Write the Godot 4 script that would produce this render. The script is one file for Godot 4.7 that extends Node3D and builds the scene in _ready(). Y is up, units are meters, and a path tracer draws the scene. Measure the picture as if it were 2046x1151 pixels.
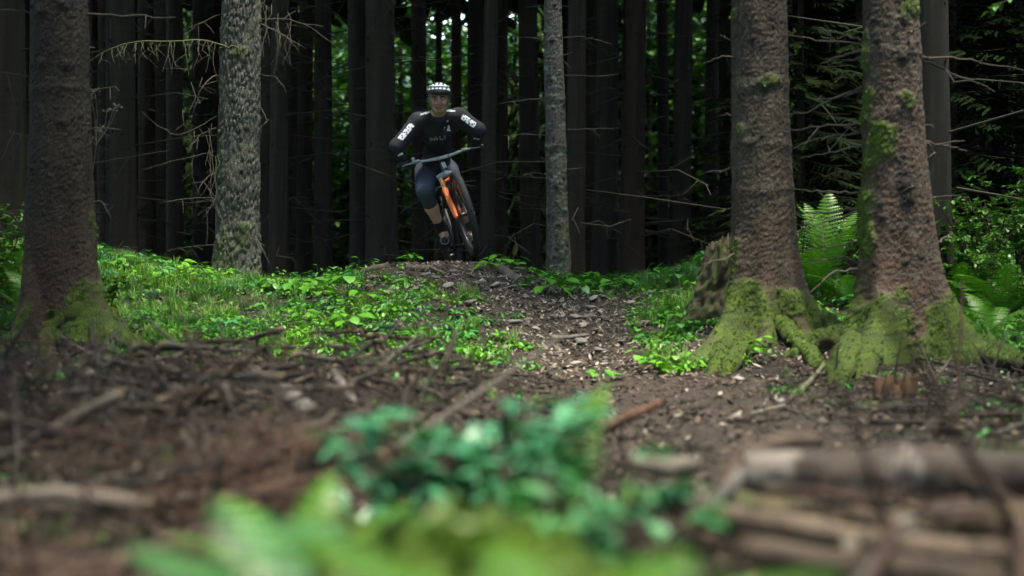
extends Node3D
# A mountain biker comes over a dirt jump in a dark spruce forest. Units are metres, the camera stands 0.5 m above the forest floor and looks along -z.

const FPX := 2842.0          # focal length in pixels of the measured photograph, used to turn measurements into metres
const EYE := 0.5
var rng := RandomNumberGenerator.new()
var n_fine := FastNoiseLite.new()
var n_mid := FastNoiseLite.new()
var n_big := FastNoiseLite.new()
var n_cell := FastNoiseLite.new()
var M := {}
var taken := {}


class Geo:
	var v := PackedVector3Array()
	var c := PackedColorArray()
	var t := PackedInt32Array()

	func pt(p: Vector3, col: Color) -> int:
		v.append(p)
		c.append(col)
		return v.size() - 1

	func tri(a: int, b: int, d: int) -> void:
		t.append(a)
		t.append(b)
		t.append(d)

	func quad(a: int, b: int, d: int, e: int) -> void:   # a b d e run anticlockwise seen from outside
		tri(a, d, b)
		tri(a, e, d)

	func tube(pts: Array, rads: Array, sides: int, col, cap := true, wob := 0.0) -> void:
		var n := pts.size()
		var first := v.size()
		var side := Vector3.ZERO
		for k in n:
			var tang: Vector3 = (pts[mini(k + 1, n - 1)] - pts[maxi(k - 1, 0)]).normalized()
			if side == Vector3.ZERO:
				side = tang.cross(Vector3.UP if absf(tang.y) < 0.9 else Vector3.RIGHT).normalized()
			side = (side - tang * side.dot(tang)).normalized()
			var up := tang.cross(side)
			var cc: Color = col[k] if col is Array else col
			for j in sides:
				var a := TAU * j / sides
				var r: float = rads[k]
				if wob > 0.0:
					r *= 1.0 + wob * sin(a * 3.0 + k * 1.7) * cos(a * 2.0 - k * 2.3)
				pt(pts[k] + (side * cos(a) + up * sin(a)) * r, cc)
		for k in n - 1:
			for j in sides:
				var a0 := first + k * sides + j
				var b0 := first + k * sides + (j + 1) % sides
				quad(a0, b0, b0 + sides, a0 + sides)
		if cap:
			for e in [0, n - 1]:
				var cc: Color = col[e] if col is Array else col
				var mid := pt(pts[e], cc)
				for j in sides:
					var a0: int = first + e * sides + j
					var b0: int = first + e * sides + (j + 1) % sides
					if e == 0:
						tri(mid, a0, b0)
					else:
						tri(mid, b0, a0)

	func leaf(o: Vector3, dir: Vector3, nor: Vector3, length: float, width: float, col: Color, fold := 0.25, droop := 0.3) -> void:
		# a pointed leaf with a raised fold along its middle and a drooping tip
		dir = dir.normalized()
		var side := dir.cross(nor).normalized()
		nor = side.cross(dir)
		var spots := [[0.0, 0.0], [0.22, 0.8], [0.5, 1.0], [0.78, 0.62], [1.0, 0.0]]
		var prev := []
		for s in spots:
			var f: float = s[0]
			var w: float = s[1] * width * 0.5
			var mid: Vector3 = o + dir * length * f - nor * (droop * length * f * f)
			if w == 0.0:
				var q := pt(mid, col)
				if prev.size() == 3:
					tri(prev[0], q, prev[1])
					tri(prev[1], q, prev[2])
				prev = [q]
			else:
				var l := pt(mid + side * w + nor * w * fold, col)
				var m := pt(mid, col.darkened(0.04))
				var r := pt(mid - side * w + nor * w * fold, col)
				if prev.size() == 1:
					tri(prev[0], l, m)
					tri(prev[0], m, r)
				else:
					quad(prev[0], prev[1], m, l)
					quad(prev[1], prev[2], r, m)
				prev = [l, m, r]

	func blade(o: Vector3, tip: Vector3, bend: Vector3, width: float, col: Color, tipcol: Color) -> void:
		var across := (tip - o).cross(bend + Vector3(0.01, 0.02, 0.013)).normalized() * width * 0.5
		var a := pt(o - across, col)
		var b := pt(o + across, col)
		var m := o.lerp(tip, 0.55) - bend * 0.25
		var d := pt(m - across * 0.8, col.lerp(tipcol, 0.5))
		var e := pt(m + across * 0.8, col.lerp(tipcol, 0.5))
		var f := pt(tip, tipcol)
		quad(a, b, e, d)
		tri(d, f, e)

	func blob(ce: Vector3, ax: Vector3, ay: Vector3, az: Vector3, rows: int, cols: int, col: Color, rough: FastNoiseLite = null, amp := 0.0) -> void:
		var first := v.size()
		for i in rows + 1:
			var th := PI * i / rows
			for j in cols:
				var ph := TAU * j / cols
				var q := ax * (sin(th) * cos(ph)) + ay * cos(th) + az * (sin(th) * sin(ph))
				if rough:
					q *= 1.0 + amp * rough.get_noise_3dv((ce + q) * 10.0)
				pt(ce + q, col)
		for i in rows:
			for j in cols:
				var a := first + i * cols + j
				var b := first + i * cols + (j + 1) % cols
				quad(a, a + cols, b + cols, b)

	func box(ce: Vector3, x: Vector3, y: Vector3, z: Vector3, col: Color) -> void:   # half axes; a small chamfer softens the edges
		var k := 0.86
		for ax in [[x, y, z], [y, z, x], [z, x, y]]:
			for s in [-1.0, 1.0]:
				var n: Vector3 = ax[0] * s
				var p: Array = []
				for q in [[-1, -1], [1, -1], [1, 1], [-1, 1]]:
					p.append(pt(ce + n + ax[1] * (k * q[0]) + ax[2] * (k * q[1]), col))
				if s > 0.0:
					quad(p[0], p[1], p[2], p[3])
				else:
					quad(p[3], p[2], p[1], p[0])
		for ax in [[x, y, z], [y, z, x], [z, x, y]]:   # bevels along the twelve edges
			for s in [-1.0, 1.0]:
				for r in [-1.0, 1.0]:
					var u: Vector3 = ax[0] * s
					var w: Vector3 = ax[1] * r
					var a := pt(ce + u + w * k - ax[2] * k, col)
					var b := pt(ce + u * k + w - ax[2] * k, col)
					var d := pt(ce + u * k + w + ax[2] * k, col)
					var e := pt(ce + u + w * k + ax[2] * k, col)
					if s * r > 0.0:
						quad(a, b, d, e)
					else:
						quad(e, d, b, a)

	func mesh(smooth := true) -> ArrayMesh:
		var arr := []
		arr.resize(Mesh.ARRAY_MAX)
		var m := ArrayMesh.new()
		if smooth:
			var nor := PackedVector3Array()
			nor.resize(v.size())
			for k in range(0, t.size(), 3):
				var a := v[t[k]]
				var fn := (v[t[k + 2]] - a).cross(v[t[k + 1]] - a)
				nor[t[k]] += fn
				nor[t[k + 1]] += fn
				nor[t[k + 2]] += fn
			for k in nor.size():
				nor[k] = nor[k].normalized() if nor[k].length_squared() > 1e-30 else Vector3.UP
			arr[Mesh.ARRAY_VERTEX] = v
			arr[Mesh.ARRAY_NORMAL] = nor
			arr[Mesh.ARRAY_COLOR] = c
			arr[Mesh.ARRAY_INDEX] = t
		else:
			var fv := PackedVector3Array()
			var fc := PackedColorArray()
			var nor := PackedVector3Array()
			for k in range(0, t.size(), 3):
				var a := v[t[k]]
				var fn := (v[t[k + 2]] - a).cross(v[t[k + 1]] - a).normalized()
				for q in 3:
					fv.append(v[t[k + q]])
					fc.append(c[t[k + q]])
					nor.append(fn)
			arr[Mesh.ARRAY_VERTEX] = fv
			arr[Mesh.ARRAY_NORMAL] = nor
			arr[Mesh.ARRAY_COLOR] = fc
		m.add_surface_from_arrays(Mesh.PRIMITIVE_TRIANGLES, arr)
		return m


# ---------------------------------------------------------------- naming and building helpers
func at(u: float, v: float, d: float) -> Vector3:      # a measured point of the photograph at the depth d
	return Vector3((u - 1023.0) / FPX * d, EYE + (575.5 - v) / FPX * d, -d)


func numbered(called: String) -> String:
	var k: int = taken.get(called, -1) + 1
	taken[called] = k
	return called if k == 0 else "%s_%03d" % [called, k]


func tag(o: Node3D, label := "", category := "", group := "", kind := "") -> Node3D:
	if label:
		o.set_meta("label", label)
	if category:
		o.set_meta("category", category)
	if group:
		o.set_meta("group", group)
	if kind:
		o.set_meta("kind", kind)
	return o


func thing(called: String, where: Vector3) -> Node3D:
	var o := Node3D.new()
	o.name = numbered(called)
	add_child(o)
	o.position = where
	return o


func put(called: String, m: Mesh, mat: Material, parent: Node = null, where := Transform3D()) -> MeshInstance3D:
	var o := MeshInstance3D.new()
	o.mesh = m
	o.material_override = mat
	o.transform = where
	if parent:
		o.name = called
		parent.add_child(o, true)
		var k := 0
		for q in parent.get_children():
			if q != o and String(q.get_meta("base", "")) == called:
				k += 1
		o.set_meta("base", called)
		o.name = called if k == 0 else "%s_%03d" % [called, k]
	else:
		o.name = numbered(called)
		add_child(o)
	return o


func again(o: Node3D) -> Node3D:                        # a copy of a thing and its parts under the next number
	var base := String(o.name)
	var cut := base.rfind("_")
	if cut > 0 and base.substr(cut + 1).is_valid_int():
		base = base.substr(0, cut)
	var c: Node3D = o.duplicate()
	c.name = numbered(base)
	add_child(c)
	return c


func many(called: String, m: Mesh, mat: Material, places: Array, tints: Array, parent: Node = null) -> MultiMeshInstance3D:
	var mm := MultiMesh.new()
	mm.transform_format = MultiMesh.TRANSFORM_3D
	mm.use_colors = true
	mm.mesh = m
	mm.instance_count = places.size()
	for k in places.size():
		mm.set_instance_transform(k, places[k])
		mm.set_instance_color(k, tints[k])
	var o := MultiMeshInstance3D.new()
	o.multimesh = mm
	o.material_override = mat
	o.set_meta("kind", "stuff")
	if parent:
		o.name = called
		parent.add_child(o, true)
	else:
		o.name = numbered(called)
		add_child(o)
	return o


func frame_of(y: Vector3, spin: float, s: Vector3, o: Vector3) -> Transform3D:   # y axis along the given direction
	y = y.normalized()
	var x := y.cross(Vector3.FORWARD if absf(y.z) < 0.9 else Vector3.RIGHT).normalized()
	var b := Basis(x, y, x.cross(y)).rotated(y, spin)
	return Transform3D(Basis(b.x * s.x, b.y * s.y, b.z * s.z), o)


func rr(a: float, b: float) -> float:
	return rng.randf_range(a, b)


func noise_tex(freq: float, sd: int, octaves := 4, lo := 0.0, hi := 1.0, kind := FastNoiseLite.TYPE_SIMPLEX_SMOOTH, size := 512) -> NoiseTexture2D:
	var n := FastNoiseLite.new()
	n.noise_type = kind
	n.seed = sd
	n.frequency = freq
	n.fractal_octaves = octaves
	var x := NoiseTexture2D.new()
	x.width = size
	x.height = size
	x.seamless = true
	x.noise = n
	var g := Gradient.new()
	g.set_color(0, Color(lo, lo, lo))
	g.set_color(1, Color(hi, hi, hi))
	x.color_ramp = g
	return x


func mat(called: String, col: Color, rough := 0.8, vertex := true) -> StandardMaterial3D:
	var m := StandardMaterial3D.new()
	m.resource_name = called
	m.albedo_color = col.linear_to_srgb()
	m.roughness = rough
	m.vertex_color_use_as_albedo = vertex
	M[called] = m
	return m


func relief(m: StandardMaterial3D, tex: Texture2D, height: Texture2D, cm: float, scale: Vector3, world := false) -> void:
	m.albedo_texture = tex
	m.uv1_triplanar = true
	m.uv1_world_triplanar = world
	m.uv1_scale = scale
	if height:
		m.heightmap_enabled = true
		m.heightmap_texture = height
		m.heightmap_scale = cm


func make_materials() -> void:
	n_fine.seed = 11
	n_fine.frequency = 6.0
	n_fine.fractal_octaves = 3
	n_mid.seed = 12
	n_mid.frequency = 1.3
	n_mid.fractal_octaves = 4
	n_big.seed = 13
	n_big.frequency = 0.35
	n_big.fractal_octaves = 3
	n_cell.seed = 14
	n_cell.noise_type = FastNoiseLite.TYPE_CELLULAR
	n_cell.cellular_return_type = FastNoiseLite.RETURN_DISTANCE2_SUB
	n_cell.frequency = 1.0
	n_cell.fractal_type = FastNoiseLite.FRACTAL_NONE
	var speckle := noise_tex(0.02, 3, 5, 0.5, 1.0)
	var grit := noise_tex(0.05, 4, 5, 0.0, 1.0)
	var scaly := noise_tex(0.035, 5, 4, 0.0, 1.0, FastNoiseLite.TYPE_CELLULAR)
	var streak := noise_tex(0.03, 6, 5, 0.55, 1.0)
	relief(mat("soil", Color.WHITE, 0.93), speckle, grit, 1.6, Vector3(2.3, 2.3, 2.3), true)
	relief(mat("spruce_bark", Color.WHITE, 0.85), streak, scaly, 0.6, Vector3(5, 2.4, 5))
	relief(mat("larch_bark", Color.WHITE, 0.85), streak, grit, 0.7, Vector3(7, 2.0, 7))
	relief(mat("far_bark", Color.WHITE, 0.9), streak, grit, 1.0, Vector3(3, 1.0, 3))
	relief(mat("far_bark_grey", Color(0.72, 0.8, 0.82), 0.9), streak, grit, 1.0, Vector3(3, 1.0, 3))
	relief(mat("far_bark_red", Color(0.95, 0.78, 0.66), 0.9), streak, grit, 1.0, Vector3(3, 1.0, 3))
	relief(mat("dead_wood", Color.WHITE, 0.8), streak, grit, 0.35, Vector3(9, 9, 9))
	relief(mat("stone", Color.WHITE, 0.7), speckle, grit, 0.4, Vector3(6, 6, 6))
	relief(mat("moss", Color.WHITE, 0.95), speckle, grit, 0.8, Vector3(9, 9, 9))
	var lf := mat("leaf", Color.WHITE, 0.4)
	lf.backlight_enabled = true
	lf.backlight = Color(0.5, 0.62, 0.2)
	var gr := mat("grass", Color.WHITE, 0.5)
	gr.backlight_enabled = true
	gr.backlight = Color(0.45, 0.6, 0.2)
	mat("needles", Color.WHITE, 0.9).metallic_specular = 0.2
	mat("litter", Color.WHITE, 0.75)
	mat("cloth", Color.WHITE, 0.85)
	mat("skin", Color.WHITE, 0.5)
	M.skin.subsurf_scatter_enabled = true
	M.skin.subsurf_scatter_strength = 0.15
	var p := mat("paint", Color.WHITE, 0.3)
	p.clearcoat_enabled = true
	p.clearcoat = 0.6
	mat("rubber", Color.WHITE, 0.75)
	var me := mat("metal", Color.WHITE, 0.3)
	me.metallic = 0.9
	mat("gloss_shell", Color.WHITE, 0.28)


# ---------------------------------------------------------------- the lie of the land
const CREST := [[-9.0, 0.95], [-5.0, 0.86], [-3.4, 0.74], [-2.8, 0.61], [-2.3, 0.53], [-1.9, 0.50], [-1.45, 0.52], [-1.15, 0.62], [-0.9, 0.69], [-0.55, 0.705], [-0.2, 0.70], [0.07, 0.66], [0.3, 0.55], [0.7, 0.50], [1.1, 0.52], [1.45, 0.62], [1.8, 0.78], [2.3, 0.80], [3.2, 0.74], [5.0, 0.80], [9.0, 0.9]]
const FLOOR := [[-40.0, 0.0], [0.0, 0.0], [2.0, 0.02], [5.0, 0.03], [7.5, 0.04], [9.0, 0.12], [11.0, 0.22], [14.0, 0.36], [30.0, 0.50], [58.0, 0.9], [75.0, 4.0], [130.0, 19.0], [200.0, 36.0]]
const TRAIL := [[0.0, 1.3, 0.5], [3.0, 0.95, 0.5], [5.0, 0.62, 0.55], [7.0, 0.6, 0.6], [8.5, 0.5, 0.62], [9.5, 0.28, 0.8], [10.5, 0.0, 0.85], [11.6, -0.5, 0.62], [13.0, -0.55, 0.5], [30.0, -0.4, 0.5]]


func table(t: Array, x: float, col := 1) -> float:
	for k in t.size() - 1:
		if x < t[k + 1][0]:
			var f := clampf((x - t[k][0]) / (t[k + 1][0] - t[k][0]), 0.0, 1.0)
			return lerpf(t[k][col], t[k + 1][col], f)
	return t[t.size() - 1][col]


func bump(x: float, d: float, cx: float, cd: float, sx: float, sd: float) -> float:
	return exp(-((x - cx) * (x - cx)) / (sx * sx) - ((d - cd) * (d - cd)) / (sd * sd))


func land(x: float, d: float) -> float:                 # smooth height of the ground at x, d metres ahead
	var h := table(FLOOR, d)
	if d > 7.0 and d < 14.5:
		var f := smoothstep(7.3, 11.9, d) if d < 11.9 else 1.0 - smoothstep(12.3, 14.4, d)
		if d < 11.9:
			f = lerpf(f, clampf((d - 7.5) / 4.2, 0.0, 1.0), 0.5)
		h = lerpf(h, table(CREST, x), f)
	if d < 11.0:
		var leftish := 1.0 - smoothstep(-0.5, 0.15, x)
		h += leftish * 0.13 * exp(-pow((d - 5.9) / 1.0, 2.0)) + leftish * 0.05 * exp(-pow((d - 3.6) / 0.9, 2.0))
		h += 0.10 * bump(x, d, 1.5, 8.2, 0.55, 0.6) + 0.05 * bump(x, d, 2.15, 7.8, 0.7, 0.7) + 0.08 * bump(x, d, -2.6, 8.3, 0.8, 0.7)
		h -= 0.05 * exp(-pow((x - table(TRAIL, d)) / 0.45, 2.0)) * smoothstep(10.0, 8.0, d)
		h += 0.09 * bump(x, d, 0.95, 2.25, 0.75, 0.55)
	if absf(x) < 30.0 and d < 40.0:
		h += n_mid.get_noise_2d(x, d) * 0.035 + n_big.get_noise_2d(x, d) * 0.05 * smoothstep(8.0, 16.0, absf(x) + d * 0.5)
	else:
		h += n_big.get_noise_2d(x * 0.3, d * 0.3) * 0.5
	return h


func trail_share(x: float, d: float) -> float:           # 1 on the worn track, 0 away from it
	var e := absf(x - table(TRAIL, d)) / table(TRAIL, d, 2)
	return 1.0 - smoothstep(0.55, 1.3, e + 0.8 * n_mid.get_noise_2d(x * 2.0 + 40.0, d * 2.0))


func on_ground(x: float, d: float, lift := 0.0) -> Vector3:
	return Vector3(x, land(x, d) + lift, -d)


func hit(u: float, v: float, lift := 0.0) -> Vector3:     # where the measured line of sight meets the ground
	var best := at(u, v, 11.6)
	var gap := 1e9
	var d := 1.6
	while d < 12.6:
		var p := at(u, v, d)
		var e := p.y - land(p.x, d)
		if e < gap:
			gap = e
			best = Vector3(p.x, land(p.x, d) + lift, p.z)
		if e < 0.0:
			break
		d += 0.02
	return best


func where_seen(x: float, d: float) -> String:           # which stretch of the wood a far trunk stands in
	var u := 1023.0 + x / d * FPX
	for z in [[60, "left of the shaded left spruce"], [250, "just right of the shaded left spruce"], [430, "left of the furrowed grey tree"], [700, "right of the furrowed grey tree"], [870, "left of the rider"], [1085, "right of the rider"], [1280, "right of the slim pale trunk"], [1470, "left of the ringed spruce"], [1720, "between both mossy spruces"]]:
		if u < z[0]:
			return z[1]
	return "right of the reddish spruce"


func lines(lo: float, hi: float, fine: float, far_lo: float, far_hi: float) -> PackedFloat32Array:
	var a := PackedFloat32Array()
	var before := []
	var s := fine
	var x := lo
	while x > far_lo:
		s *= 1.16
		x -= s
		before.push_front(x)
	for q in before:
		a.append(q)
	x = lo
	while x <= hi:
		a.append(x)
		x += fine
	s = fine
	while x < far_hi:
		a.append(x)
		s *= 1.16
		x += s
	a.append(x)
	return a


func make_ground() -> void:
	var xs := lines(-5.0, 5.0, 0.042, -140.0, 140.0)
	var ds := lines(1.2, 13.6, 0.042, -60.0, 200.0)
	var g := Geo.new()
	var nx := xs.size()
	for d in ds:
		for x in xs:
			var h := land(x, d)
			var tr := trail_share(x, d)
			var near := absf(x) < 6.0 and d < 15.0 and d > 0.0
			var f := n_fine.get_noise_2d(x, d) if near else 0.0
			if near:
				h += f * (0.012 + 0.012 * tr) + n_fine.get_noise_2d(x * 3.0 + 9.0, d * 3.0) * 0.008
			var m := n_mid.get_noise_2d(x * 1.7 + 7.0, d * 1.7)
			var col := Color(0.022, 0.017, 0.013).lerp(Color(0.047, 0.034, 0.025), clampf(0.5 + m * 1.2, 0, 1))
			col = col.lerp(Color(0.050, 0.035, 0.025).lerp(Color(0.092, 0.068, 0.050), clampf(0.3 + f, 0, 1)), tr)
			var green := clampf((n_mid.get_noise_2d(x * 1.1 - 30.0, d * 1.1) - 0.05) * 4.0, 0.0, 1.0) * (1.0 - tr)
			if d > 8.0 and d < 12.6:
				green = clampf(green + 0.45, 0.0, 1.0) * (1.0 - tr)
			col = col.lerp(Color(0.045, 0.075, 0.016), green * 0.75)
			if d > 56.0:
				col = col.lerp(Color(0.014, 0.030, 0.007), smoothstep(56.0, 62.0, d))
			g.pt(Vector3(x, h, -d), col)
	for j in ds.size() - 1:
		for i in nx - 1:
			var a := j * nx + i
			g.quad(a, a + 1, a + nx + 1, a + nx)
	tag(put("ground", g.mesh(), M.soil), "", "", "", "structure")


# ---------------------------------------------------------------- trees
func bark_height(kind: int, q: Vector3, y: float, r: float) -> float:   # q lies on the trunk
	if kind == 0:      # spruce: thin flakes, low wrinkles
		var e := clampf((n_cell.get_noise_3d(q.x * 34.0, y * 26.0, q.z * 34.0) + 1.0) / 0.4, 0.0, 1.0)
		return sqrt(e) * 0.0045 + n_fine.get_noise_3d(q.x, y * 0.35, q.z) * 0.005 + n_fine.get_noise_3d(q.x * 6.0, y * 7.0, q.z * 6.0) * 0.004 + n_mid.get_noise_3d(q.x * 2.0, y * 0.7, q.z * 2.0) * 0.014
	var w := n_fine.get_noise_3d(q.x * 0.8, y * 0.5, q.z * 0.8) * 0.5
	var f := clampf((n_cell.get_noise_3d(q.x * 38.0 + w * 2.0, y * 10.0 + w * 3.0, q.z * 38.0) + 1.0) / 0.4, 0.0, 1.0)
	return sqrt(f) * 0.016 * (0.55 + 0.9 * clampf(0.5 + n_mid.get_noise_3d(q.x * 3.0 + 7.0, y * 2.0, q.z * 3.0), 0.0, 1.0)) + n_mid.get_noise_3d(q.x * 9.0, y * 1.2, q.z * 9.0) * 0.012 + n_fine.get_noise_3d(q.x * 4.0, y * 2.0, q.z * 4.0) * 0.006


func trunk(p: Dictionary) -> ArrayMesh:
	var g := Geo.new()
	var ys := PackedFloat32Array()
	var y := -0.25
	while y < p.fine:
		ys.append(y)
		y += p.step
	var s: float = p.step
	while y < p.top:
		ys.append(y)
		s *= 1.25
		y += minf(s, 1.5)
	ys.append(p.top)
	var sides: int = p.sides
	var kind: int = p.bark
	var cols: Array = p.cols
	var sd: float = p.seed
	for yy in ys:
		var r0 := table(p.prof, yy)
		for j in sides:
			var a := TAU * j / sides
			var r := r0
			for l in p.lobes:
				var da := wrapf(a - l[0], -PI, PI)
				r += l[2] * exp(-da * da / (l[1] * l[1])) * exp(-(yy + 0.05) / l[3])
			var ca := cos(a)
			var sa := sin(a)
			var q := Vector3(ca * r0 + sd, 0, sa * r0)
			var h := bark_height(kind, q, yy, r0)
			var col: Color = cols[0].lerp(cols[1], clampf(0.5 + n_mid.get_noise_3d(q.x * 3.0, yy * 1.5, q.z * 3.0) * 1.0 + n_fine.get_noise_3d(q.x * 4.0, yy * 2.5, q.z * 4.0) * 1.3, 0, 1))
			col = col.lerp(cols[2], clampf(0.9 - yy / p.red_to + n_fine.get_noise_3d(q.x, yy * 0.7, q.z) * 0.8, 0, 1) * 0.8)
			col = col.lerp(cols[3].darkened(0.2), clampf((n_fine.get_noise_3d(q.x * 9.0, yy * 11.0, q.z * 9.0) - 0.12) * 4.0, 0, 1) * 0.55)
			col = col.lerp(cols[0] * 0.45, clampf((n_fine.get_noise_3d(q.x * 7.0 + 3.0, yy * 13.0, q.z * 7.0) - 0.10) * 4.0, 0, 1) * 0.7)
			col = col.lerp(cols[3], clampf((n_fine.get_noise_3d(q.x * 1.3, yy * 1.6, q.z * 1.3 + 5.0) - 0.22) * 5.0, 0, 1) * p.lichen)
			for w in p.rings:
				var e: float = absf(yy - w - 0.012 * sin(a * 2.0 + w * 9.0)) / 0.03
				if e < 2.0:
					h += 0.005 * exp(-e * e)
					col = col.lerp(Color(0.03, 0.024, 0.02), 0.6 * exp(-e * e * 4.0) * clampf(0.4 + n_fine.get_noise_3d(q.x, yy, q.z) * 2.0, 0, 1))
			for k in p.knots:
				var dy: float = (yy - k[0]) / k[2]
				var da: float = wrapf(a - k[1], -PI, PI) * r0 / k[2]
				var e := dy * dy + da * da
				if e < 5.0:
					h += k[2] * 0.35 * exp(-e * 1.5)
					col = col.lerp(Color(0.016, 0.013, 0.011), 0.95 * exp(-e * e * 0.5))
			for k in p.moss:
				var dy: float = (yy - k[0]) / k[2]
				var da: float = wrapf(a - k[1], -PI, PI) / k[3]
				var e := dy * dy + da * da + n_fine.get_noise_3d(q.x, yy, q.z) * 1.3 + n_mid.get_noise_3d(q.x * 3.0, yy * 2.0, q.z * 3.0) * 1.2
				if e < 1.3:
					var f := smoothstep(1.3, 0.4, e)
					h += 0.010 * f
					col = col.lerp(Color(0.10, 0.17, 0.008).lerp(Color(0.05, 0.09, 0.008), clampf(0.5 + n_fine.get_noise_3d(q.x * 2.0, yy * 2.0, q.z * 2.0) * 1.5, 0, 1)), f * k[4])
			r += h
			g.pt(Vector3(ca * r + p.lean.x * yy, yy, sa * r + p.lean.y * yy), col)
	for i in ys.size() - 1:
		for j in sides:
			var a0 := i * sides + j
			var b0 := i * sides + (j + 1) % sides
			g.quad(b0, a0, a0 + sides, b0 + sides)
	return g.mesh()


var tuft_spots := []


func knots_for(sd: int, whorls: Array, face_only := true) -> Array:
	var r := RandomNumberGenerator.new()
	r.seed = sd
	var out := []
	for w in whorls:
		for k in 5:
			var a := r.randf_range(0.15, PI - 0.15) if face_only else r.randf() * TAU
			out.append([w + r.randf_range(-0.07, 0.07), a, r.randf_range(0.009, 0.021)])
	for k in 30:
		out.append([r.randf_range(0.3, 2.6), r.randf_range(0.1, PI - 0.1), r.randf_range(0.005, 0.011)])
	return out


func dead_branch(parent: Node3D, pts: Array, r0: float, col: Color, called := "dead_branch", twigs := 2) -> void:
	# a bare curved branch with a few side twigs, given in the tree's own space
	var g := Geo.new()
	var c := Curve3D.new()
	for k in pts.size():
		var hand: Vector3 = (pts[mini(k + 1, pts.size() - 1)] - pts[maxi(k - 1, 0)]) * 0.2
		c.add_point(pts[k], -hand, hand)
	var n := 12
	var line := []
	var rads := []
	for k in n + 1:
		var q := c.sample_baked(c.get_baked_length() * k / n)
		line.append(q + Vector3(rr(-1, 1), rr(-1, 1), rr(-1, 1)) * r0 * 0.9)
		rads.append(r0 * lerpf(1.0, 0.3, float(k) / n) * rr(0.85, 1.15))
	g.tube(line, rads, 6, col)
	for k in twigs:
		var m := rng.randi_range(3, n - 2)
		var dir := Vector3(rr(-1, 1), rr(-0.9, 0.4), rr(-1, 1)).normalized()
		var ln := rr(0.05, 0.2)
		g.tube([line[m], line[m] + dir * ln * 0.5 + Vector3(0, -0.01, 0), line[m] + dir * ln + Vector3(0, -0.03, 0)], [r0 * 0.45, r0 * 0.35, r0 * 0.18], 4, col.lightened(0.05))
	put(called, g.mesh(), M.dead_wood, parent)


func mossy_root(parent: Node3D, pts: Array, r0: float, r1: float) -> void:
	var g := Geo.new()
	for k in range(1, pts.size()):                          # the root hugs the ground
		var w: Vector3 = pts[k] + parent.position
		pts[k].y = land(w.x, -w.z) - parent.position.y + lerpf(r0, r1, float(k) / (pts.size() - 1)) * 0.42 + 0.02
	pts[0].y = minf(pts[0].y, 0.10)
	pts.push_front(Vector3(pts[0].x * 0.3, pts[0].y + 0.06, pts[0].z * 0.3))
	var tail: Vector3 = pts[pts.size() - 1]
	var run: Vector3 = (tail - pts[pts.size() - 2])
	run.y = 0.0
	pts.push_back(tail + run.normalized() * 0.16 + Vector3(0, -0.10, 0))
	pts.push_back(tail + run.normalized() * 0.24 + Vector3(0, -0.22, 0))
	var c := Curve3D.new()
	for k in pts.size():
		var hand: Vector3 = (pts[mini(k + 1, pts.size() - 1)] - pts[maxi(k - 1, 0)]) * 0.22
		c.add_point(pts[k], -hand, hand)
	var n := 30
	var first := Vector3.ZERO
	var sides := 18
	for k in n + 1:
		var q := c.sample_baked(c.get_baked_length() * k / n)
		var q2 := c.sample_baked(c.get_baked_length() * minf(k + 0.5, n) / n)
		var q1 := c.sample_baked(c.get_baked_length() * maxf(k - 0.5, 0) / n)
		var tang := (q2 - q1).normalized()
		var side := tang.cross(Vector3.UP).normalized()
		var up := side.cross(tang)
		var r := lerpf(r0, r1, pow(float(k) / n, 0.7))
		for j in sides:
			var a := TAU * j / sides
			var o := side * cos(a) + up * sin(a) * 0.85
			var p := q + o * r
			var h := n_fine.get_noise_3dv(p * 1.2) * 0.026 + n_fine.get_noise_3dv(p * 5.0) * 0.008
			var f := clampf(0.65 + sin(a) * 0.6 + n_fine.get_noise_3dv(p * 1.5) * 1.4, 0, 1)
			var mosscol := Color(0.11, 0.185, 0.008).lerp(Color(0.055, 0.105, 0.008), clampf(0.5 + n_fine.get_noise_3dv(p * 3.0) * 1.6, 0, 1))
			g.pt(p + o * h, Color(0.06, 0.042, 0.03).lerp(mosscol, f))
			if f > 0.6 and o.y > -0.2 and k > 3 and rng.randf() < 0.6:
				tuft_spots.append([p + o * h, o])
	for k in n:
		for j in sides:
			var a0 := k * sides + j
			var b0 := k * sides + (j + 1) % sides
			g.quad(b0, a0, a0 + sides, b0 + sides)
	put("root", g.mesh(), M.moss, parent)


func crown_mesh(sd: int, height: float, reach: float, levels: int) -> ArrayMesh:
	# a spruce crown: whorls of drooping boughs, each hung with flat needle sprays
	var r := RandomNumberGenerator.new()
	r.seed = sd
	var g := Geo.new()
	for i in levels:
		var y := height * i / levels
		var ln := reach * pow(1.0 - float(i) / levels, 0.8) * (0.75 if i < 2 else 1.0) + 0.25
		for k in 7:
			var a := r.randf() * TAU
			var dir := Vector3(cos(a), r.randf_range(-0.35, 0.1), sin(a))
			var L := ln * r.randf_range(0.6, 1.15)
			var o := Vector3(0, y + r.randf_range(-0.15, 0.15), 0)
			var n := 3 + int(L * 2.2)
			for q in n:
				var f := (q + 0.6) / n
				var p := o + dir * L * f + Vector3(0, -0.25 * L * f * f + 0.1 * f, 0)
				var side := Vector3(-dir.z, 0, dir.x) * (1.0 if q % 2 else -1.0)
				var col := Color(0.018, 0.035, 0.012).lerp(Color(0.04, 0.065, 0.018), r.randf())
				var out := (dir * 0.7 + side * r.randf_range(0.3, 1.0) + Vector3(0, r.randf_range(-0.6, -0.1), 0)).normalized()
				g.leaf(p, out, Vector3(r.randf_range(-0.4, 0.4), 1, r.randf_range(-0.4, 0.4)), r.randf_range(0.45, 0.8), r.randf_range(0.22, 0.42), col, -0.2, 0.3)
	return g.mesh(false)


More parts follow.
